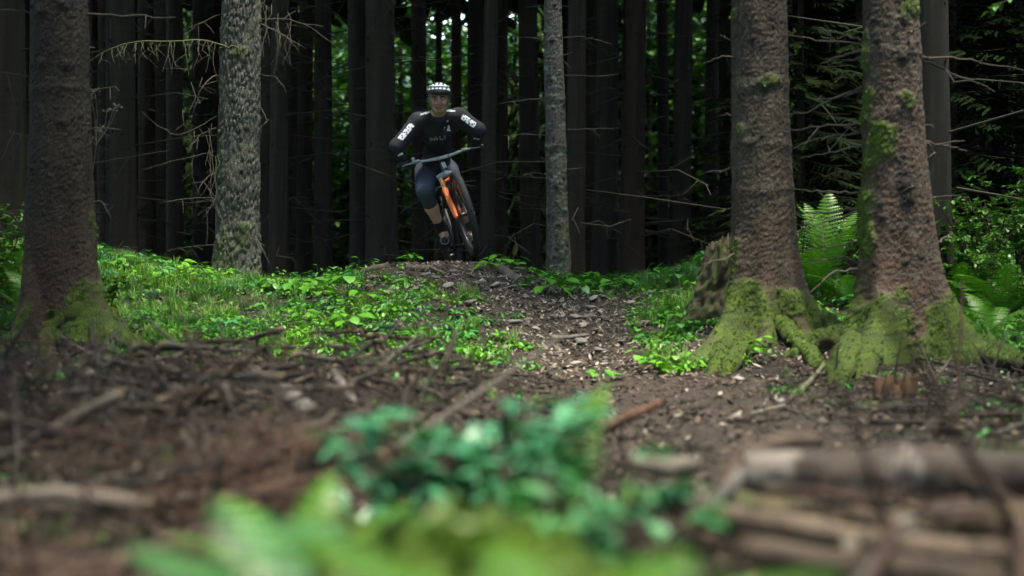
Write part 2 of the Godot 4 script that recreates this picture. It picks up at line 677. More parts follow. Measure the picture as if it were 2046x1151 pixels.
func far_trunk_mesh(sd: int) -> ArrayMesh:     # one unit of radius at breast height, 20 m tall
	var g := Geo.new()
	var ys := [-0.6, 0.0, 0.15, 0.35, 0.7, 1.1, 1.6, 2.1, 2.6, 3.1, 3.6, 4.2, 4.8, 5.5, 6.5, 8.0, 10.0, 13.0, 17.0, 21.0]
	var sides := 20
	for y in ys:
		var r: float = (1.0 - 0.035 * y) + 0.3 * exp(-maxf(y, 0.0) / 0.35)
		for j in sides:
			var a := TAU * j / sides
			var k := 1.0 + 0.09 * n_mid.get_noise_3d(cos(a) * 1.2 + sd * 9.0, y * 0.8, sin(a) * 1.2) + 0.06 * n_fine.get_noise_3d(cos(a) * 0.4 + sd, y, sin(a) * 0.4)
			var f := clampf(0.5 + n_mid.get_noise_3d(cos(a) * 2.0 + sd * 3.0, y * 1.2, sin(a) * 2.0) * 1.4, 0, 1)
			g.pt(Vector3(cos(a) * r * k, y, sin(a) * r * k), Color(0.052, 0.040, 0.031).lerp(Color(0.105, 0.078, 0.057), f))
	for i in ys.size() - 1:
		for j in sides:
			var a0 := i * sides + j
			var b0 := i * sides + (j + 1) % sides
			g.quad(b0, a0, a0 + sides, b0 + sides)
	var r := RandomNumberGenerator.new()
	r.seed = sd
	for k in 46:                                          # branch scars that stand proud of the bark
		var y := r.randf_range(0.3, 7.0)
		var a := r.randf() * TAU
		var o := Vector3(cos(a), 0, sin(a))
		var w := r.randf_range(0.06, 0.14)
		g.blob(o * (1.0 - 0.035 * y) * 0.98 + Vector3(0, y, 0), o * w * 1.2, Vector3(0, w * 0.18, 0), Vector3(-o.z, 0, o.x) * w, 4, 7, Color(0.028, 0.022, 0.018))
	return g.mesh()


func far_twigs_mesh(sd: int) -> ArrayMesh:     # dead lower branches of a forest spruce
	var r := RandomNumberGenerator.new()
	r.seed = sd
	var g := Geo.new()
	for k in 44:
		var y := r.randf_range(0.5, 8.5)
		var a := r.randf() * TAU
		var o := Vector3(cos(a), 0, sin(a))
		var ln := r.randf_range(0.3, 1.35)
		var p0 := o * 0.13 + Vector3(0, y, 0)
		var col := Color(0.055, 0.048, 0.04).lerp(Color(0.15, 0.138, 0.12), r.randf() * r.randf())
		var mid := p0 + o * ln * 0.5 + Vector3(r.randf_range(-0.06, 0.06), r.randf_range(-0.12, 0.08), r.randf_range(-0.06, 0.06))
		var tip := p0 + o * ln + Vector3(r.randf_range(-0.2, 0.2), r.randf_range(-0.3, 0.15), r.randf_range(-0.2, 0.2))
		g.tube([p0, mid, tip], [0.009, 0.006, 0.003], 4, col)
		for q in 2:
			var s := mid.lerp(tip, r.randf())
			g.tube([s, s + Vector3(r.randf_range(-0.25, 0.25), r.randf_range(-0.25, 0.05), r.randf_range(-0.25, 0.25))], [0.004, 0.002], 3, col)
	return g.mesh()


func beech_crown_mesh(sd: int, height: float, reach: float, count: int) -> ArrayMesh:
	# layered sprays of broad leaves, thinner towards the top
	var r := RandomNumberGenerator.new()
	r.seed = sd
	var g := Geo.new()
	for k in count:
		var y := height * pow(r.randf(), 0.85)
		var rad := reach * sqrt(r.randf()) * (0.55 + 0.6 * sin(PI * clampf(y / height, 0.05, 0.97)))
		var a := r.randf() * TAU
		var p := Vector3(cos(a) * rad, y, sin(a) * rad)
		if n_mid.get_noise_3d(p.x * 0.45 + sd * 3.0, p.y * 0.7, p.z * 0.45) < -0.06:
			continue
		p.y = snappedf(p.y, 0.55) + r.randf_range(-0.12, 0.12) - rad * 0.12
		var col := Color(0.026, 0.092, 0.012).lerp(Color(0.070, 0.160, 0.014), r.randf())
		for q in 4:
			var b := r.randf() * TAU
			var dir := Vector3(cos(b), r.randf_range(-0.5, 0.15), sin(b))
			g.leaf(p + Vector3(r.randf_range(-0.2, 0.2), r.randf_range(-0.08, 0.08), r.randf_range(-0.2, 0.2)), dir, Vector3(r.randf_range(-0.4, 0.4), 1, r.randf_range(-0.4, 0.4)), r.randf_range(0.2, 0.42), r.randf_range(0.14, 0.26), col, 0.15, 0.2)
	return g.mesh(false)


func thicket_mesh(sd: int) -> ArrayMesh:      # a small spruce close enough to show its needled twigs
	var r := RandomNumberGenerator.new()
	r.seed = sd
	var g := Geo.new()
	for i in 34:
		var y := 3.4 * i / 34.0
		var reach := 1.15 * (1.0 - i / 36.0) + 0.1
		for k in 5:
			var a := r.randf() * TAU
			var dir := Vector3(cos(a), -0.22, sin(a))
			var L := reach * r.randf_range(0.6, 1.1)
			var o := Vector3(0, y + r.randf_range(-0.05, 0.05), 0)
			g.tube([o, o + dir * L * 0.5, o + dir * L + Vector3(0, 0.05, 0)], [0.008, 0.005, 0.002], 3, Color(0.03, 0.025, 0.02), false)
			var side := Vector3(-sin(a), 0, cos(a))
			for q in 9:
				var p := o + dir * L * (0.2 + 0.8 * q / 8.0)
				for s in [-1.0, 1.0]:
					var out: Vector3 = (dir * 0.8 + side * s + Vector3(0, r.randf_range(-0.5, 0.0), 0)).normalized()
					var ln: float = r.randf_range(0.10, 0.22) * (1.1 - 0.5 * q / 8.0)
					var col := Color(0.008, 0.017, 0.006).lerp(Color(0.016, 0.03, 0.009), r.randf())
					for w in 5:
						var m := p + out * ln * (w / 5.0)
						g.blade(m, m + out * 0.05 + dir * 0.02 + Vector3(0, r.randf_range(-0.015, 0.015), 0), Vector3(0, 0.004, 0), 0.018, col, col)
	return g.mesh(false)


var crowns := []
var far_trunks := []
var far_twigs := []


func add_crown(o: Node3D, y: float, s: Vector3, k: int) -> void:
	put("crown", crowns[k % 3], M.needles, o, Transform3D(Basis(Vector3.UP, rr(0, TAU)).scaled(s), Vector3(0, y, 0)))


func near_tree(called: String, label: String, category: String, u: float, v: float, d: float, p: Dictionary, bark: String) -> Node3D:
	var b := at(u, v, d)
	b.y = land(b.x, d)
	var o := thing(called, b)
	tag(o, label, category)
	put("trunk", trunk(p), M[bark], o)
	return o


func local_pts(o: Node3D, list: Array) -> Array:
	var out := []
	for q in list:
		out.append(at(q[0], q[1], q[2]) - o.position)
	return out


func root_pts(o: Node3D, list: Array) -> Array:          # starts on the trunk, then follows the ground; the last two entries are its thickness
	var out := []
	for k in list.size() - 2:
		out.append((at(list[k][0], list[k][1], list[k][2]) if k == 0 else hit(list[k][0], list[k][1])) - o.position)
	return out


func moss_tufts(o: Node3D, trunk_share := 0.06, grown := 1.0) -> void:  # short moss shoots standing on the mossy parts of the trunk and roots
	var g := Geo.new()
	for k in 8:
		var a := k * 2.4
		g.blade(Vector3(cos(a), 0, sin(a)) * 0.004, Vector3(cos(a) * 0.013, 0.008 + 0.004 * (k % 3), sin(a) * 0.013), Vector3(0, -0.004, 0), 0.006, Color(0.095, 0.165, 0.008), Color(0.16, 0.27, 0.012))
	var places := []
	var tints := []
	var arr: Array = (o.get_child(0) as MeshInstance3D).mesh.surface_get_arrays(0)
	for k in arr[Mesh.ARRAY_VERTEX].size():
		var c: Color = arr[Mesh.ARRAY_COLOR][k]
		if c.g > c.r * 1.2 and arr[Mesh.ARRAY_VERTEX][k].z > -0.05 and rng.randf() < trunk_share * 0.6:
			tuft_spots.append([arr[Mesh.ARRAY_VERTEX][k], arr[Mesh.ARRAY_NORMAL][k]])
	for s in tuft_spots:
		var n: Vector3 = s[1] + Vector3(rr(-0.4, 0.4), rr(0, 0.5), rr(-0.4, 0.4))
		places.append(frame_of(n, rr(0, TAU), Vector3.ONE * rr(0.45, 0.95) * grown, s[0]))
		tints.append(Color(1, 1, 1).lerp(Color(0.6, 0.65, 0.5), rng.randf()))
	tuft_spots.clear()
	many("moss", g.mesh(false), M.grass, places, tints, o)


func make_near_trees() -> void:
	var brown := [Color(0.055, 0.042, 0.029), Color(0.115, 0.090, 0.064), Color(0.125, 0.066, 0.043), Color(0.17, 0.155, 0.12)]
	# --- the left of the two mossy spruces on the right bank
	var o := near_tree("spruce_tree", "straight spruce with ringed bark and mossy foot, beside the old stump", "tree", 1531, 690, 8.2,
		{"prof": [[-0.3, 0.205], [0.0, 0.195], [0.5, 0.182], [1.2, 0.165], [2.2, 0.143], [9.0, 0.12], [20.0, 0.03]], "lean": Vector2(-0.022, 0.0), "sides": 150, "step": 0.0075, "fine": 2.35, "top": 20.0, "bark": 0, "seed": 3.0, "red_to": 1.3, "lichen": 0.35, "cols": brown,
		"lobes": [[2.5, 0.35, 0.26, 0.22], [1.75, 0.25, 0.18, 0.2], [1.0, 0.28, 0.16, 0.22], [0.35, 0.33, 0.24, 0.2], [3.5, 0.5, 0.1, 0.2], [4.6, 0.5, 0.12, 0.2]],
		"rings": [1.40, 1.06, 0.80, 1.95], "knots": knots_for(21, [0.52, 0.80, 1.06, 1.38, 1.66, 1.95, 2.2]),
		"moss": [[0.04, 1.9, 0.24, 1.4, 0.95], [0.06, 0.7, 0.19, 0.7, 0.9], [0.42, 2.75, 0.14, 0.35, 0.8], [1.42, 1.6, 0.03, 0.5, 0.6], [1.82, 2.9, 0.05, 0.3, 0.9], [1.14, 2.6, 0.05, 0.3, 0.6]]}, "spruce_bark")
	for r in [[[1492, 625, 8.1], [1475, 668], [1438, 728], 0.09, 0.045], [[1515, 640, 8.0], [1500, 690], [1462, 742], 0.08, 0.035], [[1590, 622, 8.15], [1632, 655], [1700, 690], 0.085, 0.04], [[1555, 645, 8.0], [1588, 690], [1622, 728], 0.075, 0.035]]:
		mossy_root(o, root_pts(o, r), r[3], r[4])
	for b in [[[1478, 90, 8.2], [1455, 76, 8.2], [1437, 68, 8.25]], [[1478, 236, 8.2], [1455, 228, 8.15], [1441, 231, 8.2]], [[1482, 332, 8.2], [1460, 336, 8.2], [1436, 346, 8.2]], [[1480, 505, 8.1], [1440, 520, 8.0], [1402, 528, 7.95]], [[1478, 120, 8.2], [1445, 112, 8.1], [1405, 128, 8.2]]]:
		dead_branch(o, local_pts(o, b), 0.007, Color(0.13, 0.11, 0.088), "dead_branch", 1)
	moss_tufts(o)
	add_crown(o, 12.0, Vector3(0.42, 0.8, 0.42), 0)
	# --- the right one
	o = near_tree("spruce_tree", "thick reddish spruce with moss patches, resin scar and spreading mossy roots", "tree", 1797, 735, 7.8,
		{"prof": [[-0.3, 0.23], [0.0, 0.215], [0.4, 0.196], [0.9, 0.178], [1.4, 0.155], [2.1, 0.137], [9.0, 0.11], [20.0, 0.03]], "lean": Vector2(-0.030, 0.01), "sides": 150, "step": 0.0075, "fine": 2.45, "top": 20.0, "bark": 0, "seed": 8.0, "red_to": 2.2, "lichen": 0.4, "cols": [Color(0.065, 0.047, 0.033), Color(0.135, 0.10, 0.074), Color(0.145, 0.074, 0.05), Color(0.20, 0.18, 0.145)],
		"lobes": [[2.2, 0.35, 0.32, 0.25], [2.95, 0.3, 0.2, 0.25], [1.3, 0.2, 0.06, 0.2], [0.5, 0.33, 0.34, 0.27], [3.9, 0.5, 0.1, 0.2], [5.2, 0.5, 0.12, 0.2]],
		"rings": [1.62, 1.28], "knots": knots_for(33, [0.45, 0.75, 1.02, 1.36, 1.62, 1.85, 2.1]) + [[0.90, 1.50, 0.05], [0.82, 1.42, 0.04], [0.97, 1.56, 0.035], [1.58, 1.45, 0.032], [1.78, 1.3, 0.028]],
		"moss": [[0.08, 2.1, 0.27, 0.9, 1.0], [0.08, 0.7, 0.23, 0.6, 0.95], [0.32, 2.8, 0.5, 0.45, 0.85], [1.10, 2.35, 0.13, 0.55, 0.95], [1.38, 2.95, 0.20, 0.35, 0.9], [1.90, 1.0, 0.10, 0.5, 0.8], [1.36, 1.35, 0.05, 0.3, 0.6], [0.75, 2.75, 0.3, 0.3, 0.55], [1.65, 2.95, 0.1, 0.25, 0.7]]}, "spruce_bark")
	for r in [[[1742, 640, 7.75], [1715, 700], [1690, 745], [1680, 765], 0.105, 0.055], [[1775, 655, 7.6], [1752, 705], [1728, 752], 0.10, 0.05], [[1868, 630, 7.75], [1910, 690], [1972, 728], [2075, 750], 0.10, 0.04], [[1725, 640, 7.9], [1672, 692], [1612, 706], 0.10, 0.04], [[1880, 650, 7.9], [1940, 700], [2010, 720], 0.10, 0.04]]:
		mossy_root(o, root_pts(o, r), r[-2], r[-1])
	# left-hand branches that bridge the gap to the other spruce, then those to the right
	for b in [[[1728, 90, 7.85], [1665, 82, 7.9], [1600, 76, 8.0], [1568, 70, 8.05]], [[1728, 82, 7.8], [1690, 70, 7.9], [1622, 54, 8.0]], [[1728, 98, 7.85], [1690, 110, 7.95], [1638, 127, 8.05]], [[1728, 113, 7.8], [1700, 120, 7.9], [1655, 130, 8.0]], [[1726, 176, 7.85], [1650, 205, 7.95], [1612, 225, 8.0], [1578, 228, 8.05]], [[1726, 180, 7.85], [1690, 190, 7.9], [1640, 200, 8.05]],
			[[1724, 250, 7.8], [1660, 248, 7.9], [1600, 258, 8.0], [1578, 260, 8.05]], [[1724, 243, 7.8], [1710, 242, 7.85], [1695, 241, 7.9]], [[1724, 266, 7.85], [1680, 270, 7.95], [1620, 280, 8.0], [1580, 297, 8.05]], [[1724, 288, 7.8], [1670, 302, 7.9], [1600, 316, 8.05]], [[1724, 384, 7.8], [1670, 385, 7.9], [1585, 378, 8.05]], [[1724, 414, 7.8], [1670, 422, 7.9], [1600, 428, 8.05]], [[1724, 418, 7.8], [1660, 440, 7.85], [1598, 462, 8.0]],
			[[1724, 482, 7.8], [1660, 492, 7.85], [1590, 500, 8.05]], [[1722, 530, 7.8], [1690, 515, 7.85], [1590, 524, 8.05]], [[1722, 536, 7.75], [1660, 545, 7.7], [1610, 600, 7.7]], [[1722, 350, 7.8], [1680, 345, 7.9], [1640, 352, 8.0]]]:
		dead_branch(o, local_pts(o, b), rr(0.006, 0.009), Color(0.09, 0.075, 0.058).lerp(Color(0.24, 0.21, 0.165), rng.randf() * rng.randf()), "dead_branch", 2)
	for b in [[[1806, 68, 7.7], [1825, 62, 7.6], [1850, 45, 7.55]], [[1818, 112, 7.8], [1838, 110, 7.8], [1858, 114, 7.8]], [[1822, 116, 7.85], [1910, 117, 8.0], [1980, 128, 8.1], [2060, 140, 8.2]], [[1822, 108, 7.85], [1900, 145, 8.0], [1990, 182, 8.1]], [[1836, 248, 7.8], [1852, 250, 7.75], [1868, 253, 7.75]], [[1838, 284, 7.8], [1856, 288, 7.8], [1872, 312, 7.85]], [[1842, 278, 7.8], [1880, 290, 7.9], [1935, 300, 8.0]], [[1846, 394, 7.8], [1860, 396, 7.8], [1872, 394, 7.85]], [[1852, 505, 7.8], [1880, 480, 7.9], [1905, 468, 8.0]], [[1815, 375, 7.65], [1830, 370, 7.55], [1842, 362, 7.55]]]:
		dead_branch(o, local_pts(o, b), rr(0.006, 0.009), Color(0.09, 0.075, 0.058).lerp(Color(0.22, 0.19, 0.15), rng.randf()), "dead_branch", 1)
	moss_tufts(o)
	add_crown(o, 12.0, Vector3(0.45, 0.8, 0.45), 1)
	# --- the dark spruce on the left bank
	o = near_tree("spruce_tree", "thick shaded spruce on the left bank with one mossy root", "tree", 121, 690, 8.3,
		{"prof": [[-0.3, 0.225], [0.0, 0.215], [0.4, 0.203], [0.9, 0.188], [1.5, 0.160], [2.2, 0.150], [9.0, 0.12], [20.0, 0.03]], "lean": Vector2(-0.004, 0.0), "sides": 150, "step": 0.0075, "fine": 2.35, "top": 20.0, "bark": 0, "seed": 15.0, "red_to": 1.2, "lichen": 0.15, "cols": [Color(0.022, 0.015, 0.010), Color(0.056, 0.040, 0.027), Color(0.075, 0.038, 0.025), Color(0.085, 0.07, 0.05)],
		"lobes": [[0.5, 0.35, 0.30, 0.24], [1.2, 0.3, 0.08, 0.15], [2.4, 0.4, 0.13, 0.18], [3.4, 0.4, 0.15, 0.2], [4.8, 0.5, 0.1, 0.2]],
		"rings": [1.42], "knots": knots_for(47, [0.5, 0.95, 1.22, 1.62, 1.9]) + [[1.55, 1.05, 0.035], [1.56, 1.95, 0.035], [1.22, 1.15, 0.03], [1.86, 2.0, 0.04], [1.9, 1.2, 0.035]],
		"moss": [[0.10, 0.6, 0.30, 0.5, 0.95], [0.05, 2.2, 0.14, 0.2, 0.8], [0.45, 0.15, 0.4, 0.25, 0.45]]}, "spruce_bark")
	mossy_root(o, root_pts(o, [[168, 585, 8.12], [205, 655], [240, 692], [285, 716], 0, 0]), 0.12, 0.045)
	mossy_root(o, root_pts(o, [[108, 640, 8.05], [104, 680], [98, 705], 0, 0]), 0.07, 0.04)
	for b in [[[176, 28, 8.3], [230, 30, 8.25], [352, 36, 8.25]], [[66, 152, 8.3], [30, 148, 8.3], [-10, 144, 8.35]], [[66, 26, 8.3], [20, 22, 8.3], [-20, 18, 8.35]], [[62, 270, 8.3], [40, 268, 8.3], [18, 262, 8.35]], [[178, 404, 8.3], [200, 404, 8.3], [216, 410, 8.35]], [[178, 262, 8.25], [186, 258, 8.2], [200, 255, 8.2]]]:
		dead_branch(o, local_pts(o, b), 0.008, Color(0.11, 0.095, 0.075), "dead_branch", 2)
	moss_tufts(o)
	add_crown(o, 11.0, Vector3(0.65, 0.8, 0.65), 2)
	# --- the grey furrowed trunk behind the bank
	o = near_tree("larch_tree", "pale grey tree with deeply furrowed bark and a mossy drooping branch", "tree", 474, 555, 12.3,
		{"prof": [[-0.3, 0.215], [0.0, 0.19], [0.4, 0.174], [1.0, 0.167], [2.4, 0.156], [9.0, 0.13], [20.0, 0.04]], "lean": Vector2(0.014, 0.0), "sides": 220, "step": 0.012, "fine": 2.95, "top": 20.0, "bark": 1, "seed": 27.0, "red_to": 0.2, "lichen": 0.7, "cols": [Color(0.095, 0.096, 0.086), Color(0.165, 0.170, 0.152), Color(0.11, 0.105, 0.09), Color(0.175, 0.215, 0.17)],
		"lobes": [[0.8, 0.4, 0.06, 0.2], [2.4, 0.4, 0.07, 0.2], [4.0, 0.6, 0.08, 0.2]], "rings": [], "knots": [[2.02, 1.75, 0.026], [1.90, 1.25, 0.028], [1.30, 1.4, 0.022], [1.32, 1.0, 0.028], [0.95, 1.3, 0.022], [1.55, 1.7, 0.02], [0.70, 1.2, 0.018]],
		"moss": [[1.05, 2.5, 0.30, 0.3, 0.45], [0.38, 1.1, 0.10, 0.35, 0.6], [1.98, 1.6, 0.05, 0.7, 0.6], [0.2, 2.4, 0.25, 0.8, 0.35]]}, "larch_bark")
	dead_branch(o, local_pts(o, [[452, 92, 12.1], [400, 80, 11.9], [330, 82, 11.8], [262, 86, 11.7], [212, 100, 11.6], [180, 122, 11.6]]), 0.011, Color(0.075, 0.095, 0.022), "mossy_branch", 0)
	dead_branch(o, local_pts(o, [[440, 98, 12.1], [470, 92, 12.05], [490, 110, 12.05]]), 0.012, Color(0.075, 0.095, 0.022), "mossy_branch", 0)
	for k in 26:                                            # moss-hung twigs drooping from the branch
		var u := 210.0 + k * 9.0 + rr(-6, 6)
		var v0 := table([[180.0, 122.0], [212.0, 100.0], [262.0, 86.0], [330.0, 82.0], [400.0, 80.0], [470.0, 95.0]], u)
		var ln := rr(18, 75) * (1.0 if u > 300.0 else 0.5)
		dead_branch(o, local_pts(o, [[u, v0, 11.8], [u + rr(-9, 9), v0 + ln * 0.5, 11.75], [u + rr(-14, 14), v0 + ln, 11.7]]), 0.0034, Color(0.05, 0.065, 0.018).lerp(Color(0.09, 0.09, 0.05), rng.randf()), "hanging_twig", 1)
	for b in [[[440, 28, 12.3], [400, 48, 12.2], [366, 70, 12.1]], [[432, 232, 12.3], [350, 270, 12.2], [282, 222, 12.1]], [[430, 302, 12.3], [360, 318, 12.2], [282, 340, 12.1]], [[430, 395, 12.3], [380, 396, 12.2], [318, 406, 12.1]], [[428, 490, 12.2], [380, 492, 12.1], [332, 502, 12.0]], [[430, 345, 12.2], [400, 370, 12.0], [392, 420, 12.0]],
			[[522, 48, 12.3], [560, 66, 12.1], [606, 94, 12.0]], [[520, 150, 12.3], [550, 152, 12.2], [572, 184, 12.1]], [[520, 215, 12.3], [530, 230, 12.2], [534, 246, 12.1]], [[522, 38, 12.3], [600, 45, 12.2], [680, 100, 12.1]], [[510, 470, 12.1], [525, 500, 12.0], [538, 526, 11.95]], [[430, 150, 12.2], [400, 180, 12.0], [380, 250, 12.0]], [[432, 255, 12.2], [396, 270, 12.1], [392, 300, 12.0]]]:
		dead_branch(o, local_pts(o, b), 0.0048, Color(0.07, 0.065, 0.05).lerp(Color(0.14, 0.13, 0.095), rng.randf()), "dead_branch", 3)
	for k in 34:
		var right := k % 2 == 0
		var u := rr(516, 585) if right else rr(360, 436)
		var v0 := rr(-10, 60) if right else rr(150, 420)
		var ln := rr(30, 110)
		dead_branch(o, local_pts(o, [[u, v0, 12.2], [u + rr(-12, 12), v0 + ln * 0.5, 12.1], [u + rr(-20, 20), v0 + ln, 12.0]]), 0.0028, Color(0.05, 0.055, 0.03).lerp(Color(0.11, 0.105, 0.075), rng.randf()), "hanging_twig", 1)
	add_crown(o, 13.0, Vector3(0.6, 0.7, 0.6), 0)
	# --- the slim pale trunk right of the rider
	o = near_tree("spruce_tree", "slim pale grey trunk speckled with lichen, just right of the rider", "tree", 1117, 555, 13.0,
		{"prof": [[-0.3, 0.125], [0.0, 0.115], [0.5, 0.103], [1.2, 0.092], [2.6, 0.078], [9.0, 0.06], [17.0, 0.02]], "lean": Vector2(-0.022, 0.0), "sides": 84, "step": 0.010, "fine": 3.1, "top": 17.0, "bark": 0, "seed": 41.0, "red_to": 0.1, "lichen": 1.0, "cols": [Color(0.135, 0.125, 0.105), Color(0.195, 0.18, 0.155), Color(0.15, 0.13, 0.11), Color(0.26, 0.31, 0.27)],
		"lobes": [], "rings": [1.3, 0.98, 1.75, 0.7], "knots": knots_for(52, [0.35, 0.62, 0.98, 1.32, 1.62, 1.95, 2.3, 2.6]) , "moss": [[0.55, 1.2, 0.35, 0.6, 0.25]]}, "spruce_bark")
	for b in [[[1094, 82, 13.0], [1060, 75, 13.0], [1030, 74, 13.0]], [[1092, 270, 13.0], [1050, 268, 13.0], [1000, 272, 13.0]], [[1126, 75, 13.0], [1160, 72, 12.9], [1222, 88, 12.9]], [[1128, 258, 13.0], [1180, 258, 12.9], [1240, 256, 12.9]], [[1128, 338, 13.0], [1150, 337, 12.9], [1166, 335, 12.9]], [[1092, 195, 13.0], [1050, 200, 12.9], [985, 208, 12.9]], [[1094, 350, 13.0], [1070, 345, 13.0], [1040, 350, 13.0]], [[1128, 150, 13.0], [1180, 152, 12.9], [1235, 148, 12.9]]]:
		dead_branch(o, local_pts(o, b), 0.005, Color(0.12, 0.105, 0.085), "dead_branch", 2)
	add_crown(o, 12.0, Vector3(0.5, 0.6, 0.5), 1)


func far_tree(called: String, u: float, w: float, d: float, label: String, group: String, k: int, crown_y: float, twigs := true) -> void:
	var x := (u - 1023.0) / FPX * d
	var o := thing(called, Vector3(x, land(x, d), -d))
	tag(o, label, "tree", group)
	var r := w * 0.5 / FPX * d / 0.95
	var turn := k * 2.1
	var lean := Basis(Vector3.BACK, rr(-0.018, 0.018)) * Basis(Vector3.RIGHT, rr(-0.012, 0.012))
	put("trunk", far_trunks[k % 4], [M.far_bark, M.far_bark_grey, M.far_bark_red, M.far_bark][k % 4 if d > 17.0 else (k / 2) % 3], o, Transform3D(lean * Basis(Vector3.UP, turn).scaled(Vector3(r, 1, r)), Vector3.ZERO))
	if twigs:
		put("dead_twigs", far_twigs[k % 4], M.dead_wood, o, Transform3D(Basis(Vector3.UP, turn * 1.7), Vector3.ZERO)).set_meta("kind", "stuff")
	add_crown(o, crown_y, Vector3(1.15, 1.0, 1.15) * rr(0.95, 1.25) * (0.62 if d < 16.8 else 1.0), k)


func make_far_trees() -> void:
	for k in 4:
		far_trunks.append(far_trunk_mesh(k + 60))
		far_twigs.append(far_twigs_mesh(k + 80))
	var row := "spruce trunks of the dark forest behind the jump"
	# trunks one can tell apart, left to right: across, width, distance, label
	for t in [[22, 62, 13.0, "black trunk half hidden at the far left behind the thick shaded spruce"],
			[246, 50, 14.0, "dim brown trunk nearest to the right of the thick shaded left spruce"],
			[296, 34, 18.0, "black slender trunk under the tip of the mossy branch"],
			[350, 33, 17.0, "thin dim trunk midway between left spruce and furrowed grey tree"],
			[404, 36, 20.0, "dark trunk just left of the furrowed grey tree"],
			[554, 36, 15.0, "dim brown trunk just right of the furrowed grey tree"],
			[606, 30, 19.0, "black thin trunk between grey tree and left green gap"],
			[646, 36, 17.0, "black trunk along the left edge of the narrow green gap"],
			[724, 44, 16.0, "wide black trunk along the right edge of the left green gap"],
			[764, 60, 15.0, "widest dark trunk left of the rider's shoulder"],
			[840, 32, 19.0, "dark trunk rising straight behind the rider's right arm"],
			[875, 15, 30.0, "thinnest dark trunk rising above the rider's helmet"],
			[912, 23, 24.0, "thin black trunk just right of the rider's helmet"],
			[946, 26, 20.0, "black trunk behind the rider's left shoulder"],
			[972, 29, 14.5, "brown knotty trunk standing by the rider's left hand"],
			[1001, 27, 19.0, "black trunk in the dark between rider and pale trunk"],
			[1062, 38, 18.0, "black trunk close on the left of the slim pale trunk"],
			[1148, 38, 14.2, "brown trunk close on the right of the slim pale trunk"],
			[1206, 44, 16.0, "dim wide trunk, second right of the slim pale trunk"],
			[1264, 42, 15.5, "brown trunk on the left edge of the tall green gap"],
			[1328, 24, 20.0, "black narrow trunk on the right edge of the tall green gap"],
			[1358, 38, 16.0, "brown trunk between the tall green gap and the teal gap"],
			[1419, 28, 18.0, "dark trunk right of the teal gap, above the grassy bank"],
			[1452, 26, 16.0, "dark trunk half hidden behind the ringed spruce on the bank"],
			[1872, 56, 9.7, "dark trunk standing close behind the thick reddish spruce"],
			[1650, 44, 17.0, "black trunk between the two mossy spruces, above the fern"],
			[1930, 34, 15.0, "black trunk above the leafy shrub on the right"],
			[1999, 36, 16.0, "black trunk near the right edge above the shrub"]]:
		far_tree("forest_spruce", t[0], t[1], t[2], t[3], row, int(t[0]) % 7, 6.8 if t[2] > 12.0 else 13.0)
	# the deeper ranks, which only close the dark between those trunks; the lanes where daylight shows stay open
	var lanes := [[-20, 14], [662, 701], [788, 822], [857, 866], [884, 899], [924, 933], [1016, 1042], [1283, 1314], [1379, 1404], [1434, 1440]]
	var k := 0
	for d0 in [18.5, 22.0, 26.0, 30.0, 34.0, 38.0, 42.0]:
		var u := -160.0 + fmod(d0 * 37.0, 90.0)
		var rank: String = {18.5: "nearest", 22.0: "second", 26.0: "third", 30.0: "fourth", 34.0: "fifth", 38.0: "sixth", 42.0: "farthest"}[d0]
		while u < 2200.0:
			var d: float = d0 + rr(-1.5, 1.5)
			var w := rr(0.26, 0.40) / d * FPX
			var uu := u + rr(-40, 40)
			var free := true
			for l in lanes:
				if uu + w * 0.62 > l[0] and uu - w * 0.62 < l[1]:
					free = false
			if free:
				far_tree("forest_spruce", uu, w, d, "%s dark trunk in the %s rank, %s" % ["slim" if w * d < 0.33 * FPX else "stout", rank, where_seen((uu - 1023.0) / FPX * d, d)], "dark spruce trunks deep in the forest", k, rr(6.6, 7.6) if d < 27.0 else rr(8.8, 10.0), d < 30.0)
			k += 1
			u += 1.45 / d0 * FPX
	# a close young stand behind them, and broadleaves in daylight where the lanes lead out
	for i in 66:
		var d := 46.0 + (i % 3) * 2.5
		var u := -330.0 + i * 41.0 + rr(-12, 12)
		var free := true
		for l in lanes:
			if u + 26.0 > l[0] and u - 26.0 < l[1]:
				free = false
		if not free:
			continue
		var x := (u - 1023.0) / FPX * d
		var o := thing("young_spruce", Vector3(x, land(x, d), -d))
		tag(o, "dense young spruce, %s end of the forest, %s" % [["near", "middle", "far"][i % 3], where_seen(x, d)], "tree", "young spruces at the end of the forest")
		put("trunk", far_trunks[i % 4], M.far_bark, o, Transform3D(Basis().scaled(Vector3(0.14, 0.6, 0.14)), Vector3.ZERO))
		add_crown(o, 0.2, Vector3(0.55, 1.15, 0.55), i)
	var beech := [beech_crown_mesh(1, 13.0, 3.4, 2600), beech_crown_mesh(2, 11.0, 3.2, 2300), beech_crown_mesh(3, 9.0, 3.0, 1800)]
	var i := 0
	for t in [[-60, 52, 1, "seen at the far left edge of the forest"], [640, 53, 1, "filling the left green gap"], [720, 57, 0, "behind the left green gap, farther back"], [800, 50, 1, "bright low down on the rider's left"], [846, 60, 2, "low and far, behind the rider"], [915, 64, 2, "lowest, under the patch of sky above the rider"], [960, 58, 2, "behind the rider's left shoulder"], [1030, 52, 0, "in the narrow gap left of the slim pale trunk"], [1296, 49, 0, "filling the tall green gap on the right"], [1350, 56, 1, "behind the tall green gap, farther back"], [1392, 52, 0, "in the teal gap above the grassy bank"], [1440, 55, 0, "in the thin slit left of the ringed spruce"]]:
		var d: float = t[1]
		var x: float = (t[0] - 1023.0) / FPX * d
		var o := thing("beech_tree", Vector3(x, land(x, d), -d))
		tag(o, "sunlit leafy tree beyond the forest, " + t[3], "tree", "leafy trees in daylight beyond the forest")
